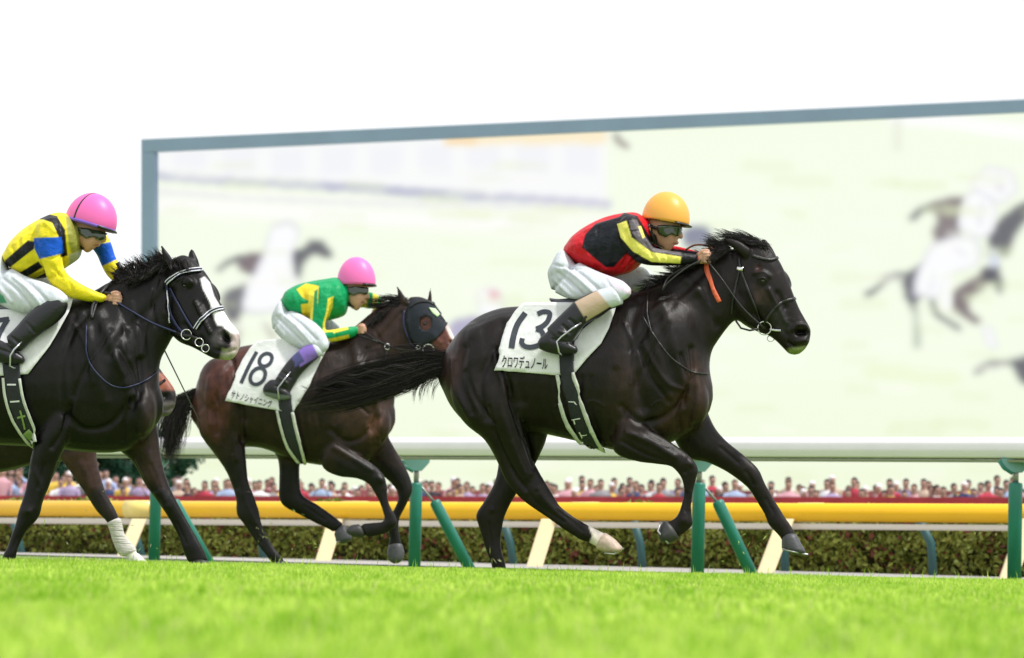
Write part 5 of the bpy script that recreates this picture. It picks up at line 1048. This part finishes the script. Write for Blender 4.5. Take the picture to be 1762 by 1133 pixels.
def hand(F, x, y, d, s=1.0, k=1.0, ang=0):
    "closed hand: palm, four bent fingers, thumb on top.  s = px per metre / 285"
    ca, sa = math.cos(math.radians(ang)), math.sin(math.radians(ang))
    def q(a, b, c): return F.p(x + s * (a * ca + b * sa), y + s * (-a * sa + b * ca), d + c)
    ps = [F.ell(x, y, 11 * s, 10 * s, .022, d, ang)]
    for i in range(4):
        yy = -6.5 + 4.6 * i; e = [0, 1.2, .8, -1.2][i]
        pth = cr(np.array([q(3, yy, -.020), q(10 + e, yy - .4, -.024), q(15 + e, yy + .5, -.008), q(13 + e, yy + 1.2, .010), q(7 + e * .4, yy + 1.5, .012)]), 3)
        ps.append(tube(pth, np.interp(np.linspace(0, 1, len(pth)), [0, .5, 1], [.0095, .009, .0072]), 8))
    pth = cr(np.array([q(-5, -5, -.010), q(2, -11, -.014), q(9, -12, -.012), q(14, -10, -.008)]), 3); ps.append(tube(pth, np.interp(np.linspace(0, 1, len(pth)), [0, .5, 1], [.012, .010, .008]), 8))
    ps.append(tube(np.array([q(-22, 3, .005), q(-8, 1, 0)]), [.024, .021], 10))
    return ps
def rider(F, name_label, sc, D):
    for sf, sg in (('_n', -1), ('_f', 1)):      # knees and boots spread round the barrel of the horse
        D['thigh' + sf] = [tuple(r[:5]) + (r[5] + sg * q,) for r, q in zip(D['thigh' + sf], (0, .035, .075, .105, .12))]
        for k_, q0, q1 in (('calf' + sf, .12, .165 if sg < 0 else .09), ('foot' + sf, .165 if sg < 0 else .09, .165 if sg < 0 else .09)):
            n_ = len(D[k_]); D[k_] = [tuple(r[:5]) + (r[5] + sg * (q0 + (q1 - q0) * i / (n_ - 1)),) for i, r in enumerate(D[k_])]
    root = empty('person', tuple(F.p(*D['foot']))); tag(root, name_label, 'person')
    # body: one skin from head to feet
    core = [loft(F, shr(D[k], .55 if 'arm' in k else .72), 3, 16) for k in ('torso', 'hips', 'arm_n', 'arm_f', 'thigh_n', 'thigh_f', 'calf_n', 'calf_f', 'foot_n', 'foot_f')]
    core += [loft(F, D['neck'], 3, 16), loft(F, D['head'], 4, 20)] + [F.ell(*e) for e in D['skull']]
    for h_ in D['hands']: core += hand(F, *h_)
    v, f, nn = voxel(core, D['vox'], 1)
    v = sculpt(v, nn, D['face_k'])
    c = paint(v, (.56, .31, .21), D['face_c']); body = mk('body', v, f, M_skin, root, col=c); BB = bvh_of(v, f)
    # clothes
    def cloth(name, keys, m, base, regions, sc_=1.0, vx=.006, kk=(), extra=()):
        v, f, nn = voxel([loft(F, shr(D[k], sc_), 4, 20) for k in keys] + list(extra), vx, 3)
        v = sculpt(v, nn, [(a_, r_ * .85, k_ * 1.7) for a_, r_, k_ in kk]); o = mk(name, v, f, m, root, col=paint(v, base, regions)); return o, bvh_of(v, f)
    js, JB = cloth('jersey', ('torso', 'arm_n', 'arm_f'), M_silk, D['jcol'], D['jreg'], 1.0, D['vox'] * 1.35, D['jk'])
    cloth('breeches', ('hips', 'thigh_n', 'thigh_f'), M_breech, (.60, .635, .69), D['breg'], 1.0, D['vox'] * 1.5, D['bk'])
    for sfx, regs in (('n', D['boot_reg']), ('f', [])):
        cloth('boot', ('calf_' + sfx, 'foot_' + sfx), M_boot, (.012, .012, .015), regs, 1.06, D['vox'] * 1.35, D['ok'] if sfx == 'n' else ())
    # helmet
    hx, hy, a, b, ang, dep = D['helmet']; c0 = F.p(hx, hy); ca, sa = math.cos(math.radians(ang)), math.sin(math.radians(ang))
    e1 = F.p(hx + a * ca, hy - a * sa) - c0; e2 = F.p(hx - b * sa, hy - b * ca) - c0; e3 = np.array([0, dep, 0.0])
    v = []; f = []; nu, nv = 40, 16
    for i in range(nv + 1):
        ph = math.radians(98) * i / nv
        for j in range(nu):
            th = 2 * math.pi * j / nu; s_ = math.sin(ph) * (1 + .04 * math.cos(th)); v.append(c0 + math.cos(ph) * e2 + s_ * (math.cos(th) * e1 + math.sin(th) * e3))
    for i in range(nv):
        for j in range(nu): q_ = i * nu + j; r_ = i * nu + (j + 1) % nu; f.append((q_, r_, r_ + nu, q_ + nu))
    hl = mk('helmet', v, f, D['hmat'], root); so = hl.modifiers.new('t', 'SOLIDIFY'); so.thickness = .008; so.offset = -1
    rim = np.array([c0 - .12 * e2 + 1.0 * (math.cos(t) * e1 * (1.05 if math.cos(t) > 0 else .97) + math.sin(t) * e3) for t in np.linspace(0, 2 * math.pi, 49)]); v, f = tube(rim, D.get('rimr', .0065), 8); mk('helmet_rim', v, f, D['rmat'], hl)
    pk = []; pf = []
    for i, t in enumerate(np.linspace(-1.15, 1.15, 17)):
        for j, (r_, z_) in enumerate(((.97, -.08), (1.12, -.13), (1 + D['peak'] * math.cos(t) ** 1.2, -.17))): pk.append(c0 + z_ * e2 + r_ * (math.cos(t) * e1 + math.sin(t) * e3))
    for i in range(16):
        for j in range(2): q_ = i * 3 + j; pf.append((q_, q_ + 3, q_ + 4, q_ + 1))
    p_ = mk('peak', pk, pf, M_leather, hl); so = p_.modifiers.new('t', 'SOLIDIFY'); so.thickness = .006
    for ln in D.get('seams', ()):
        pts = np.array([c0 + math.cos(ph) * e2 * 1.015 + math.sin(ph) * 1.015 * (math.cos(ln) * e1 + math.sin(ln) * e3) for ph in np.linspace(.15, math.radians(97), 18)]); v, f = tube(pts, .0075, 6); mk('helmet_seam', v, f, M_leather, hl)
    # goggles, chin strap
    gg, _, _ = patch(F, BB, D['goggles'], 'goggles', M_lens, root, step=3, lift=.012, thick=.006)
    strap(F, BB, D['gstrap'], D['gw'], 'goggle_strap', M_leather, gg, .010, .003); strap(F, BB, D['cstrap'], D['gw'] * 1.2, 'chin_strap', M_leather, root, .007, .003)
    return root, JB, BB

drk = (.008, .008, .011)
def facepaint(cx, cy, s):   # lip colour
    return [([(cx - 3 * s, cy), (cx + 5 * s, cy - 1.5 * s), (cx + 6 * s, cy + 1 * s), (cx - 2 * s, cy + 2.2 * s)], (.42, .13, .11), 1.5 * s)]
D1 = dict(laces=([(944,585),(956,577),(968,574)],[(950,577),(962,568),(976,566)],[(957,568),(968,560),(984,560)],[(963,559),(974,553),(990,552)],[(948,574),(960,576)],[(956,564),(968,567)]), foot=(960, 606, -.2), vox=.0046,
 torso=[(974,420,979,444,.10,0),(986,405,998,458,.155,0),(1010,388,1030,474,.175,0),(1040,374,1062,475,.19,0),(1070,367,1090,466,.205,0),(1094,366,1108,448,.19,0),(1108,374,1116,420,.12,0)],
 hips=[(974,432,950,452,.12,0),(984,446,942,470,.16,0),(992,456,948,498,.165,0)],
 arm_n=[(1096,374,1062,388,.062,-.15),(1108,396,1065,416,.066,-.175),(1117,413,1083,440,.060,-.185),(1127,426,1106,455,.053,-.18),(1149,431,1140,458,.046,-.16),(1173,435,1170,457,.040,-.13),(1199,438,1195,455,.033,-.10)],
 arm_f=[(1100,376,1070,388,.062,.15),(1118,398,1078,416,.06,.175),(1130,412,1096,436,.055,.18),(1140,420,1122,448,.05,.17),(1165,424,1156,450,.044,.14),(1190,430,1186,452,.038,.1),(1206,434,1204,450,.032,.07)],
 thigh_n=[(998,452,955,504,.095,-.09),(1026,466,978,514,.092,-.13),(1052,476,1014,516,.083,-.155),(1072,484,1048,519,.072,-.165),(1085,496,1070,518,.055,-.17)],
 thigh_f=[(990,450,958,500,.095,.09),(1036,456,1012,502,.085,.13),(1078,458,1066,502,.074,.15),(1108,460,1102,502,.062,.16),(1124,472,1118,498,.048,.16)],
 calf_n=[(1050,492,1070,526,.060,-.17),(1024,502,1050,532,.066,-.17),(1004,511,1031,546,.062,-.17),(988,521,1011,555,.056,-.17),(970,538,996,570,.050,-.17),(956,552,987,583,.046,-.17),(942,566,978,596,.044,-.17)],
 calf_f=[(1090,492,1108,520,.058,.20),(1060,504,1080,532,.058,.21),(1030,523,1050,548,.050,.23),(1005,545,1024,570,.043,.25),(985,566,1005,590,.040,.27)],
 foot_n=[(931,580,929,601,.032,-.17),(946,570,943,606,.040,-.17),(962,574,960,610,.043,-.17),(978,588,976,610,.042,-.17),(992,597,990,609,.03,-.17)],
 foot_f=[(960,584,960,604,.032,.27),(975,576,975,608,.040,.27),(995,584,995,610,.043,.27),(1015,594,1015,608,.035,.27)],
 neck=[(1092,378,1106,418,.06,0),(1110,376,1128,420,.06,0),(1124,380,1146,418,.06,0)],
 head=[(1112,372,1168,370,.078,0),(1111,386,1171,387,.080,0),(1114,399,1169,399,.077,0),(1120,411,1168,409,.069,0),(1130,421,1163,419,.054,0),(1140,429,1156,428,.034,0)],
 skull=[(1140, 370, 33, 30, .082), (1170, 404, 5, 8, .015, 0, 20), (1163, 418, 5, 4, .022), (1116, 393, 4.5, 8, .018, -.078)],
 hands=[(1207, 444, -.085, 1.05, 1, 4), (1216, 441, .07, 1.0, 1, 4)],
 face_k=[([(1150,392)], 5, -.008), ([(1152,407)], 6, .004), ([(1158,421),(1166,418)], 1.6, -.004), ([(1114,393)], 3, -.008), ([(1108,440),(1112,400)], 3, 0)],
 face_c=facepaint(1160, 419, 1) + [([(1106,398),(1120,398),(1130,406),(1133,424),(1122,430),(1106,418)], (.03,.022,.022), 2.5)],
 jcol=(.62,.012,.022), vest=None,
 jreg=[([(1001,426),(1007,404),(1025,385),(1070,372),(1086,380),(1078,414),(1082,432),(1056,460),(1042,460)], (.007,.009,.014), 1.5),
  ([(1056,382),(1074,366),(1097,372),(1128,425),(1200,433),(1202,462),(1128,462),(1096,452),(1076,434),(1060,408)], drk, 1.5),
  ([(1062,386),(1078,380),(1087,409),(1121,434),(1172,442),(1171,454),(1121,451),(1089,433),(1068,409)], (.88,.80,.16), 1.2),
  ([(1082,379),(1096,378),(1108,404),(1124,427),(1172,434),(1172,440),(1122,434),(1098,416),(1086,398)], (.12,.105,.115), 1.2), ([(1098,390),(1103,389),(1110,408),(1106,411)], (.86,.74,.16), 1.0), ([(1085,396),(1099,394),(1101,397),(1086,399)], drk, .8)],
 jk=[([(1076,400),(1084,430),(1070,462)], 5, -.010), ([(1060,400),(1050,430),(1045,460)], 6, .006), ([(1030,395),(1022,430),(1030,465)], 6, -.006), ([(1000,420),(1020,450),(1050,468)], 4, .005), ([(1010,395),(1060,380)], 6, .004), ([(1112,420),(1122,440)], 3, -.006), ([(1128,436),(1134,452)], 3, .004), ([(1146,436),(1150,455)], 3, -.003), ([(1100,440),(1085,455),(1078,470)], 4, -.008)],
 breg=[([(1040,472),(1066,480),(1100,500),(1092,512),(1060,496)], (.72,.60,.72), 4)],
 bk=[([(960,470),(985,490),(1010,516)], 4, -.007), ([(972,462),(1000,484),(1030,512)], 3.5, .006), ([(984,460),(1012,482),(1040,508)], 3.5, -.006), ([(952,480),(972,500),(996,518)], 3.5, .006), ([(1040,476),(1052,500),(1046,525)], 3, -.005), ([(950,455),(985,462),(1010,462)], 3, -.005)],
 boot_reg=[([(989,520),(1027,500),(1052,527),(1009,553)], (.50,.37,.26), 1.5), ([(1027,500),(1060,480),(1080,520),(1052,530)], (.60,.635,.69), 1.5)],
 ok=[([(980,550),(992,560)], 3, -.005), ([(968,560),(980,572)], 3, -.005), ([(962,570),(976,576)], 3, .005), ([(950,584),(975,590)], 3, -.004)],
 helmet=(1144,377,39,45,-9,.122), peak=.24, hmat=mat('helmet_orange', (.88, .41, .06), rough=.42, coat=.1), rmat=M_leather,
 goggles=[(1133,388),(1150,387),(1169,390),(1171,400),(1163,407),(1155,403),(1146,408),(1135,403),(1131,394)], gstrap=[(1133,394),(1122,390),(1110,386)], gw=5, cstrap=[(1118,386),(1121,402),(1130,420),(1142,428)])
r1, J1, _ = rider(F1, 'jockey in red and black silks and an orange helmet, riding the leading horse 13', None, D1)
def misc(F, s, saddle, iron, lw):
    iron = [(p[0], p[1], p[2] - .165) for p in iron]; lw = [(p[0], p[1], p[2] - (.10 + .065 * i / (len(lw) - 1))) for i, p in enumerate(lw)]
    v, f = loft(F, saddle, 3, 16); o = mk('race_saddle', v, f, M_saddle, s)
    v, f = tube(F.p([p[0] for p in iron], [p[1] for p in iron], [p[2] for p in iron]), .0055, 8); mk('stirrup', v, f, M_iron, o)
    v, f = tube(F.p([p[0] for p in lw], [p[1] for p in lw], [p[2] for p in lw]), .009, 6, flat=.4); mk('stirrup_leather', v, f, M_leather, o); return o
misc(F1, h1, [(946,513,950,521,.05,0),(962,515,964,526,.10,0),(990,512,992,532,.16,0),(1020,508,1022,540,.19,0),(1055,500,1060,530,.15,0),(1078,496,1082,512,.08,0)],
 [(1000,556,-.20),(984,566,-.235),(966,580,-.235),(958,588,-.235),(962,607,-.235),(966,611,-.20),(966,611,-.15),(962,604,-.12),(966,584,-.12),(996,558,-.16),(1000,556,-.20)], [(1016,530,-.24),(1008,545,-.23),(1000,557,-.2)])
def rein(F, pts, par, r=.0055, m=None, name='rein'):
    a = cr(np.array(pts, float), 5); v, f = tube(F.p(a[:, 0], a[:, 1], a[:, 2]), r, 6); return mk(name, v, f, m or M_leather, par)
rein(F1, [(1214,446,-.11),(1240,478,-.135),(1276,528,-.13),(1316,566,-.10)], h1); rein(F1, [(1214,440,.09),(1250,480,.13),(1290,530,.13),(1326,562,.07)], h1)
rein(F1, [(1204,452,-.1),(1176,462,-.12),(1150,478,-.14),(1140,500,-.19),(1150,486,-.2),(1180,462,-.16),(1206,448,-.12)], h1); rein(F1, [(1180,430,.02),(1196,422,0),(1216,423,-.02),(1228,430,-.06)], h1, .006, mat('brown_rein', (.20,.07,.03), rough=.5))

D2 = dict(laces=([(474,664),(484,658),(494,660)],[(478,655),(490,650),(500,652)],[(484,646),(496,642)],[(490,637),(504,634)]), foot=(470, 684, -.2), vox=.0054,
 torso=[(486,512,490,532,.10,0),(492,501,504,544,.155,0),(512,490,526,552,.175,0),(536,484,550,554,.19,0),(560,480,574,550,.205,0),(580,478,594,542,.185,0),(592,486,600,524,.12,0)],
 hips=[(488,518,474,530,.12,0),(494,528,467,546,.155,0),(500,540,469,566,.165,0)],
 arm_n=[(572,492,541,500,.066,-.14),(571,514,536,520,.066,-.17),(566,536,533,546,.058,-.18),(560,556,533,570,.052,-.18),(562,568,541,589,.049,-.175),(584,565,572,589,.044,-.15),(606,562,600,583,.038,-.11),(616,562,612,578,.03,-.09)],
 arm_f=[(584,492,560,500,.062,.14),(606,503,592,526,.058,.17),(630,502,627,530,.054,.16),(646,506,641,532,.050,.12),(658,514,645,537,.044,.08),(662,528,646,543,.036,.04)],
 thigh_n=[(504,534,472,570,.095,-.09),(524,544,488,586,.09,-.13),(543,556,512,598,.083,-.155),(558,572,536,606,.07,-.165),(566,588,552,608,.052,-.17)],
 thigh_f=[(504,534,474,568,.095,.09),(536,540,516,578,.085,.13),(566,548,552,586,.07,.15),(584,562,574,590,.05,.16)],
 calf_n=[(540,590,556,612,.055,-.17),(526,596,545,617,.058,-.17),(510,608,530,631,.053,-.17),(496,622,516,646,.047,-.17),(484,638,506,662,.043,-.17),(475,652,498,676,.041,-.17)],
 calf_f=[(560,590,576,608,.055,.2),(540,604,558,624,.052,.22),(520,624,538,646,.045,.24),(506,646,522,664,.04,.26)],
 foot_n=[(456,662,456,680,.032,-.17),(467,654,467,684,.040,-.17),(481,658,480,688,.043,-.17),(493,670,492,688,.04,-.17),(500,678,499,686,.03,-.17)],
 foot_f=[(488,664,488,680,.032,.26),(500,656,500,684,.04,.26),(515,664,514,684,.04,.26),(526,674,526,684,.03,.26)],
 neck=[(578,486,592,522,.06,0),(590,484,606,520,.06,0),(600,488,616,516,.06,0)],
 head=[(586,478,630,478,.078,0),(586,494,633,494,.08,0),(589,506,632,506,.076,-.01),(594,516,630,515,.068,-.015),(601,525,625,523,.054,-.02),(608,532,619,531,.034,-.02)],
 skull=[(609, 482, 25, 22, .082), (632, 509, 4, 6, .016, -.02, 20), (627, 520, 4, 3, .022, -.02), (590, 500, 3.5, 6, .018, -.078)],
 hands=[(618, 568, -.085, .75, 1, 4), (656, 543, .0, .75, 1, -30)],
 face_k=[([(616,503)], 4, -.006), ([(616,512)], 4, .004), ([(622,522),(629,520)], 1.3, -.004)],
 face_c=facepaint(623, 520, .75) + [([(584,490),(592,490),(600,508),(602,522),(592,520),(584,508)], (.05,.04,.035), 3)],
 jcol=(.006,.33,.115),
 jreg=[([(510,498),(526,488),(548,492),(540,512),(538,522),(520,512)], (.82,.60,.03), 1.5), ([(518,524),(533,522),(536,548),(520,545)], (.82,.60,.03), 1.5), ([(532,500),(549,493),(547,520),(541,548),(546,590),(533,592),(527,560)], (.88,.72,.07), 1), ([(541,502),(546,498),(546,530),(542,560),(546,574),(540,580),(537,560)], (.006,.34,.12), .8),
  ([(564,514),(574,510),(572,530),(562,556),(560,568),(575,566),(575,571),(555,573),(556,556),(562,534)], (.88,.72,.07), 1), ([(538,584),(568,583),(600,576),(602,584),(568,592),(536,594)], (.80,.62,.04), 1), ([(622,498),(650,500),(668,520),(660,550),(640,546),(622,536)], (.84,.72,.08), 1.5), ([(634,500),(642,503),(640,540),(632,536)], (.006,.33,.115), 1.2), ([(652,508),(658,513),(652,542),(646,540)], (.006,.33,.115), 1.2), ([(572,568),(598,562),(600,567),(574,574)], (.88,.72,.07), 1)],
 jk=[([(575,520),(570,545),(585,548)], 4, -.010), ([(520,500),(528,525),(530,548)], 5, -.006), ([(505,505),(512,530)], 4, .005), ([(550,490),(552,510)], 4, .004), ([(545,556),(556,566)], 3, -.005), ([(576,570),(580,586)], 2.5, -.004), ([(590,500),(596,520)], 3, -.005)],
 breg=[], bk=[([(476,545),(496,565),(520,590)], 3, -.007), ([(484,540),(510,562),(535,590)], 3, .006), ([(498,542),(520,560),(545,585)], 3, -.006), ([(472,556),(490,578)], 3, .005)],
 boot_reg=[([(511,600),(536,590),(552,612),(516,632)], (.22,.13,.50), 2), ([(500,610),(512,600),(524,622),(508,632)], (.06,.06,.20), 2), ([(536,590),(556,580),(566,612),(550,616)], (.60,.635,.69), 1.5), ([(450,674),(500,682),(500,694),(450,688)], (.16,.18,.20), 1.5)],
 ok=[([(486,640),(500,650)], 2.6, -.006), ([(480,650),(494,660)], 2.6, .006), ([(474,664),(492,670)], 2.6, -.005)],
 helmet=(612,485,31.5,41,-2,.125), peak=.12, hmat=mat('helmet_pink', (.86, .16, .48), rough=.42, coat=.1), rmat=mat('pink_rim', (.70, .12, .38), rough=.4),
 goggles=[(597,495),(612,493),(632,496),(634,503),(627,508),(619,505),(610,509),(600,506)], gstrap=[(598,499),(592,496),(586,494)], gw=4, cstrap=[(590,492),(592,508),(600,522),(609,530)])
r2, _, _ = rider(F2, 'jockey in green and yellow silks and a plain pink helmet, riding horse 18', None, D2)
misc(F2, h2, [(470,586,474,594,.06,0),(482,588,484,600,.12,0),(505,586,507,604,.17,0),(535,584,536,606,.17,0),(562,582,564,594,.09,0)], [(500,640,-.2),(488,655,-.24),(478,668,-.24),(480,686,-.235),(482,690,-.19),(481,686,-.12),(482,664,-.12),(500,640,-.2)], [(512,610,-.24),(506,626,-.23),(500,641,-.2)])
rein(F2, [(622,568,-.1),(650,586,-.14),(690,602,-.14),(738,602,-.13)], h2)

D3 = dict(foot=(12, 628, -.2), vox=.0046,
 torso=[(8,434,14,458,.11,0),(18,416,34,476,.16,0),(40,394,64,480,.18,0),(70,376,92,474,.195,0),(98,366,118,458,.205,0),(120,370,136,444,.18,0),(128,380,142,424,.11,0)],
 hips=[(8,438,-16,456,.12,0),(12,452,-26,480,.16,0),(16,464,-24,512,.165,0)],
 arm_n=[(104,378,62,388,.066,-.15),(108,404,60,408,.068,-.18),(107,430,66,434,.060,-.19),(109,456,75,460,.055,-.19),(118,474,86,487,.052,-.185),(140,489,112,509,.046,-.165),(162,500,148,519,.040,-.14),(182,508,174,521,.033,-.12)],
 arm_f=[(140,378,118,400,.062,.13),(172,392,150,420,.058,.16),(190,416,166,438,.054,.18),(198,440,174,456,.050,.18),(208,460,184,474,.046,.17),(222,480,200,490,.040,.14),(226,492,212,502,.034,.12)],
 thigh_n=[(22,462,-20,514,.095,-.09),(46,476,12,531,.092,-.13),(76,486,44,539,.085,-.155),(102,498,78,538,.072,-.165),(116,510,104,530,.055,-.17)],
 thigh_f=[(22,460,-16,512,.095,.09),(60,468,30,520,.085,.13),(96,482,72,528,.07,.15),(126,500,112,528,.05,.16)],
 calf_n=[(96,512,116,528,.055,-.17),(76,520,110,541,.060,-.17),(58,533,94,558,.056,-.17),(42,548,72,573,.050,-.17),(27,565,52,589,.046,-.17),(12,580,36,604,.042,-.17)],
 calf_f=[(110,516,126,530,.055,.20),(84,532,108,552,.055,.22),(56,560,78,580,.046,.24),(30,588,52,606,.042,.26)],
 foot_n=[(-26,592,-26,614,.032,-.17),(-10,584,-10,620,.040,-.17),(8,590,8,626,.043,-.17),(26,603,25,628,.042,-.17),(40,613,39,626,.03,-.17)],
 foot_f=[(0,602,0,620,.032,.26),(15,594,15,624,.04,.26),(35,600,35,626,.043,.26),(50,612,50,625,.03,.26)],
 neck=[(108,374,126,422,.06,0),(122,376,146,424,.06,0),(134,384,156,420,.06,0)],
 head=[(118,372,178,384,.078,0),(120,386,182,398,.080,0),(124,399,180,408,.077,-.02),(130,411,174,417,.069,-.03),(137,421,166,425,.054,-.035),(143,430,158,431,.034,-.035)],
 skull=[(150, 374, 34, 30, .082), (178, 410, 5.5, 8, .016, -.03, 5), (168, 421, 5, 4, .022, -.035), (126, 396, 4.5, 8, .018, -.078)],
 hands=[(192, 515, -.095, 1.05, 1, -6), (205, 478, .13, .95, 1, 40)],
 face_k=[([(160,400)], 5, -.008), ([(160,413)], 6, .004), ([(161,424),(170,422)], 1.6, -.004)],
 face_c=facepaint(164, 422, 1) + [([(190,456),(216,456),(216,496),(186,496)], (.015,.015,.018), 2)] ,
 jcol=(.84,.70,.02),
 jreg=[([(9,448),(48,414),(60,416),(59,428),(18,460),(8,458)], drk, 1.5), ([(30,472),(66,450),(74,460),(44,478),(34,480)], drk, 1.5), ([(62,478),(78,470),(80,480),(66,486)], drk, 1.2),
  ([(60,378),(80,368),(98,372),(112,396),(116,440),(104,444),(102,410),(90,384),(74,378)], drk, 1.5), ([(58,410),(106,408),(110,436),(68,446),(60,430)], (.006,.10,.60), 1.2), ([(157,424),(192,416),(202,446),(176,458)], (.006,.10,.60), 1.2), ([(112,372),(130,372),(140,400),(140,430),(124,440),(118,420)], (.30,.30,.06), 5), ([(118,438),(146,430),(140,446),(120,458)], (.45,.46,.40), 3)],
 jk=[([(108,440),(100,470),(84,482)], 5, -.010), ([(60,400),(58,440),(66,476)], 5, -.007), ([(40,410),(44,445),(54,476)], 5, .006), ([(20,425),(32,455)], 4, -.005), ([(90,460),(104,476)], 4, -.006), ([(70,440),(86,446),(104,440)], 2.5, -.004), ([(120,486),(126,506)], 3, -.004), ([(80,385),(96,400)], 5, .005)],
 breg=[([(-6,500),(6,510),(12,522),(0,522)], (.05,.28,.18), 2)],
 bk=[([(6,480),(30,500),(56,534)], 3.5, -.006), ([(24,478),(50,500),(76,532)], 3.5, .006), ([(40,480),(66,502),(90,530)], 3.5, -.006), ([(-4,492),(20,520)], 3.5, .006)],
 boot_reg=[], ok=[([(46,556),(60,572)], 3, -.004), ([(20,580),(34,592)], 3, -.006), ([(10,592),(28,600)], 3, .006), ([(-4,600),(20,608)], 3, -.005)],
 helmet=(155,381,42.5,47,-16,.125), peak=.17, hmat=mat('helmet_hot_pink', (.86, .14, .46), rough=.42, coat=.1), rmat=mat('purple_rim', (.20, .10, .55), rough=.4), rimr=.012, seams=(-2.15,),
 goggles=[(137,393),(158,396),(181,403),(180,411),(170,413),(160,408),(150,411),(139,404)], gstrap=[(140,398),(130,393),(120,389)], gw=5, cstrap=[(124,386),(127,404),(134,420),(144,430)])
r3, _, _ = rider(F3, 'jockey in yellow and black striped silks, blue armbands and a pink helmet', None, D3)
misc(F3, h3, [(-20,522,-18,532,.06,0),(0,522,2,542,.14,0),(35,520,37,548,.19,0),(70,514,74,540,.17,0),(104,508,106,522,.08,0)], [(38,588,-.2),(24,602,-.24),(18,612,-.24),(17,630,-.235),(24,634,-.2),(30,632,-.14),(34,600,-.12),(38,588,-.2)], [(66,545,-.24),(54,566,-.23),(40,588,-.2)])
rein(F3, [(200,520,-.12),(230,538,-.14),(262,556,-.14),(308,574,-.14)], h3, .006, M_leathern); rein(F3, [(192,506,-.11),(176,505,-.10),(166,522,-.14),(158,548,-.2),(160,525,-.16),(178,500,-.10),(196,484,.04)], h3, .010)
a = F3.p([202, 214, 262, 343], [452, 474, 560, 725], [.10, .12, .17, .17]); v, f = tube(a, [.012, .010, .005, .003], 8); wp = mk('whip', v, f, mat('whip_shaft', (.06, .06, .065), rough=.4), loc=tuple(a[0])); tag(wp, 'long thin riding whip held by the jockey in yellow', 'whip')
v, f = tube(np.array([a[0], a[0] + (a[1] - a[0]) * 1.0]), .014, 8); mk('handle', v, f, M_leather, wp)
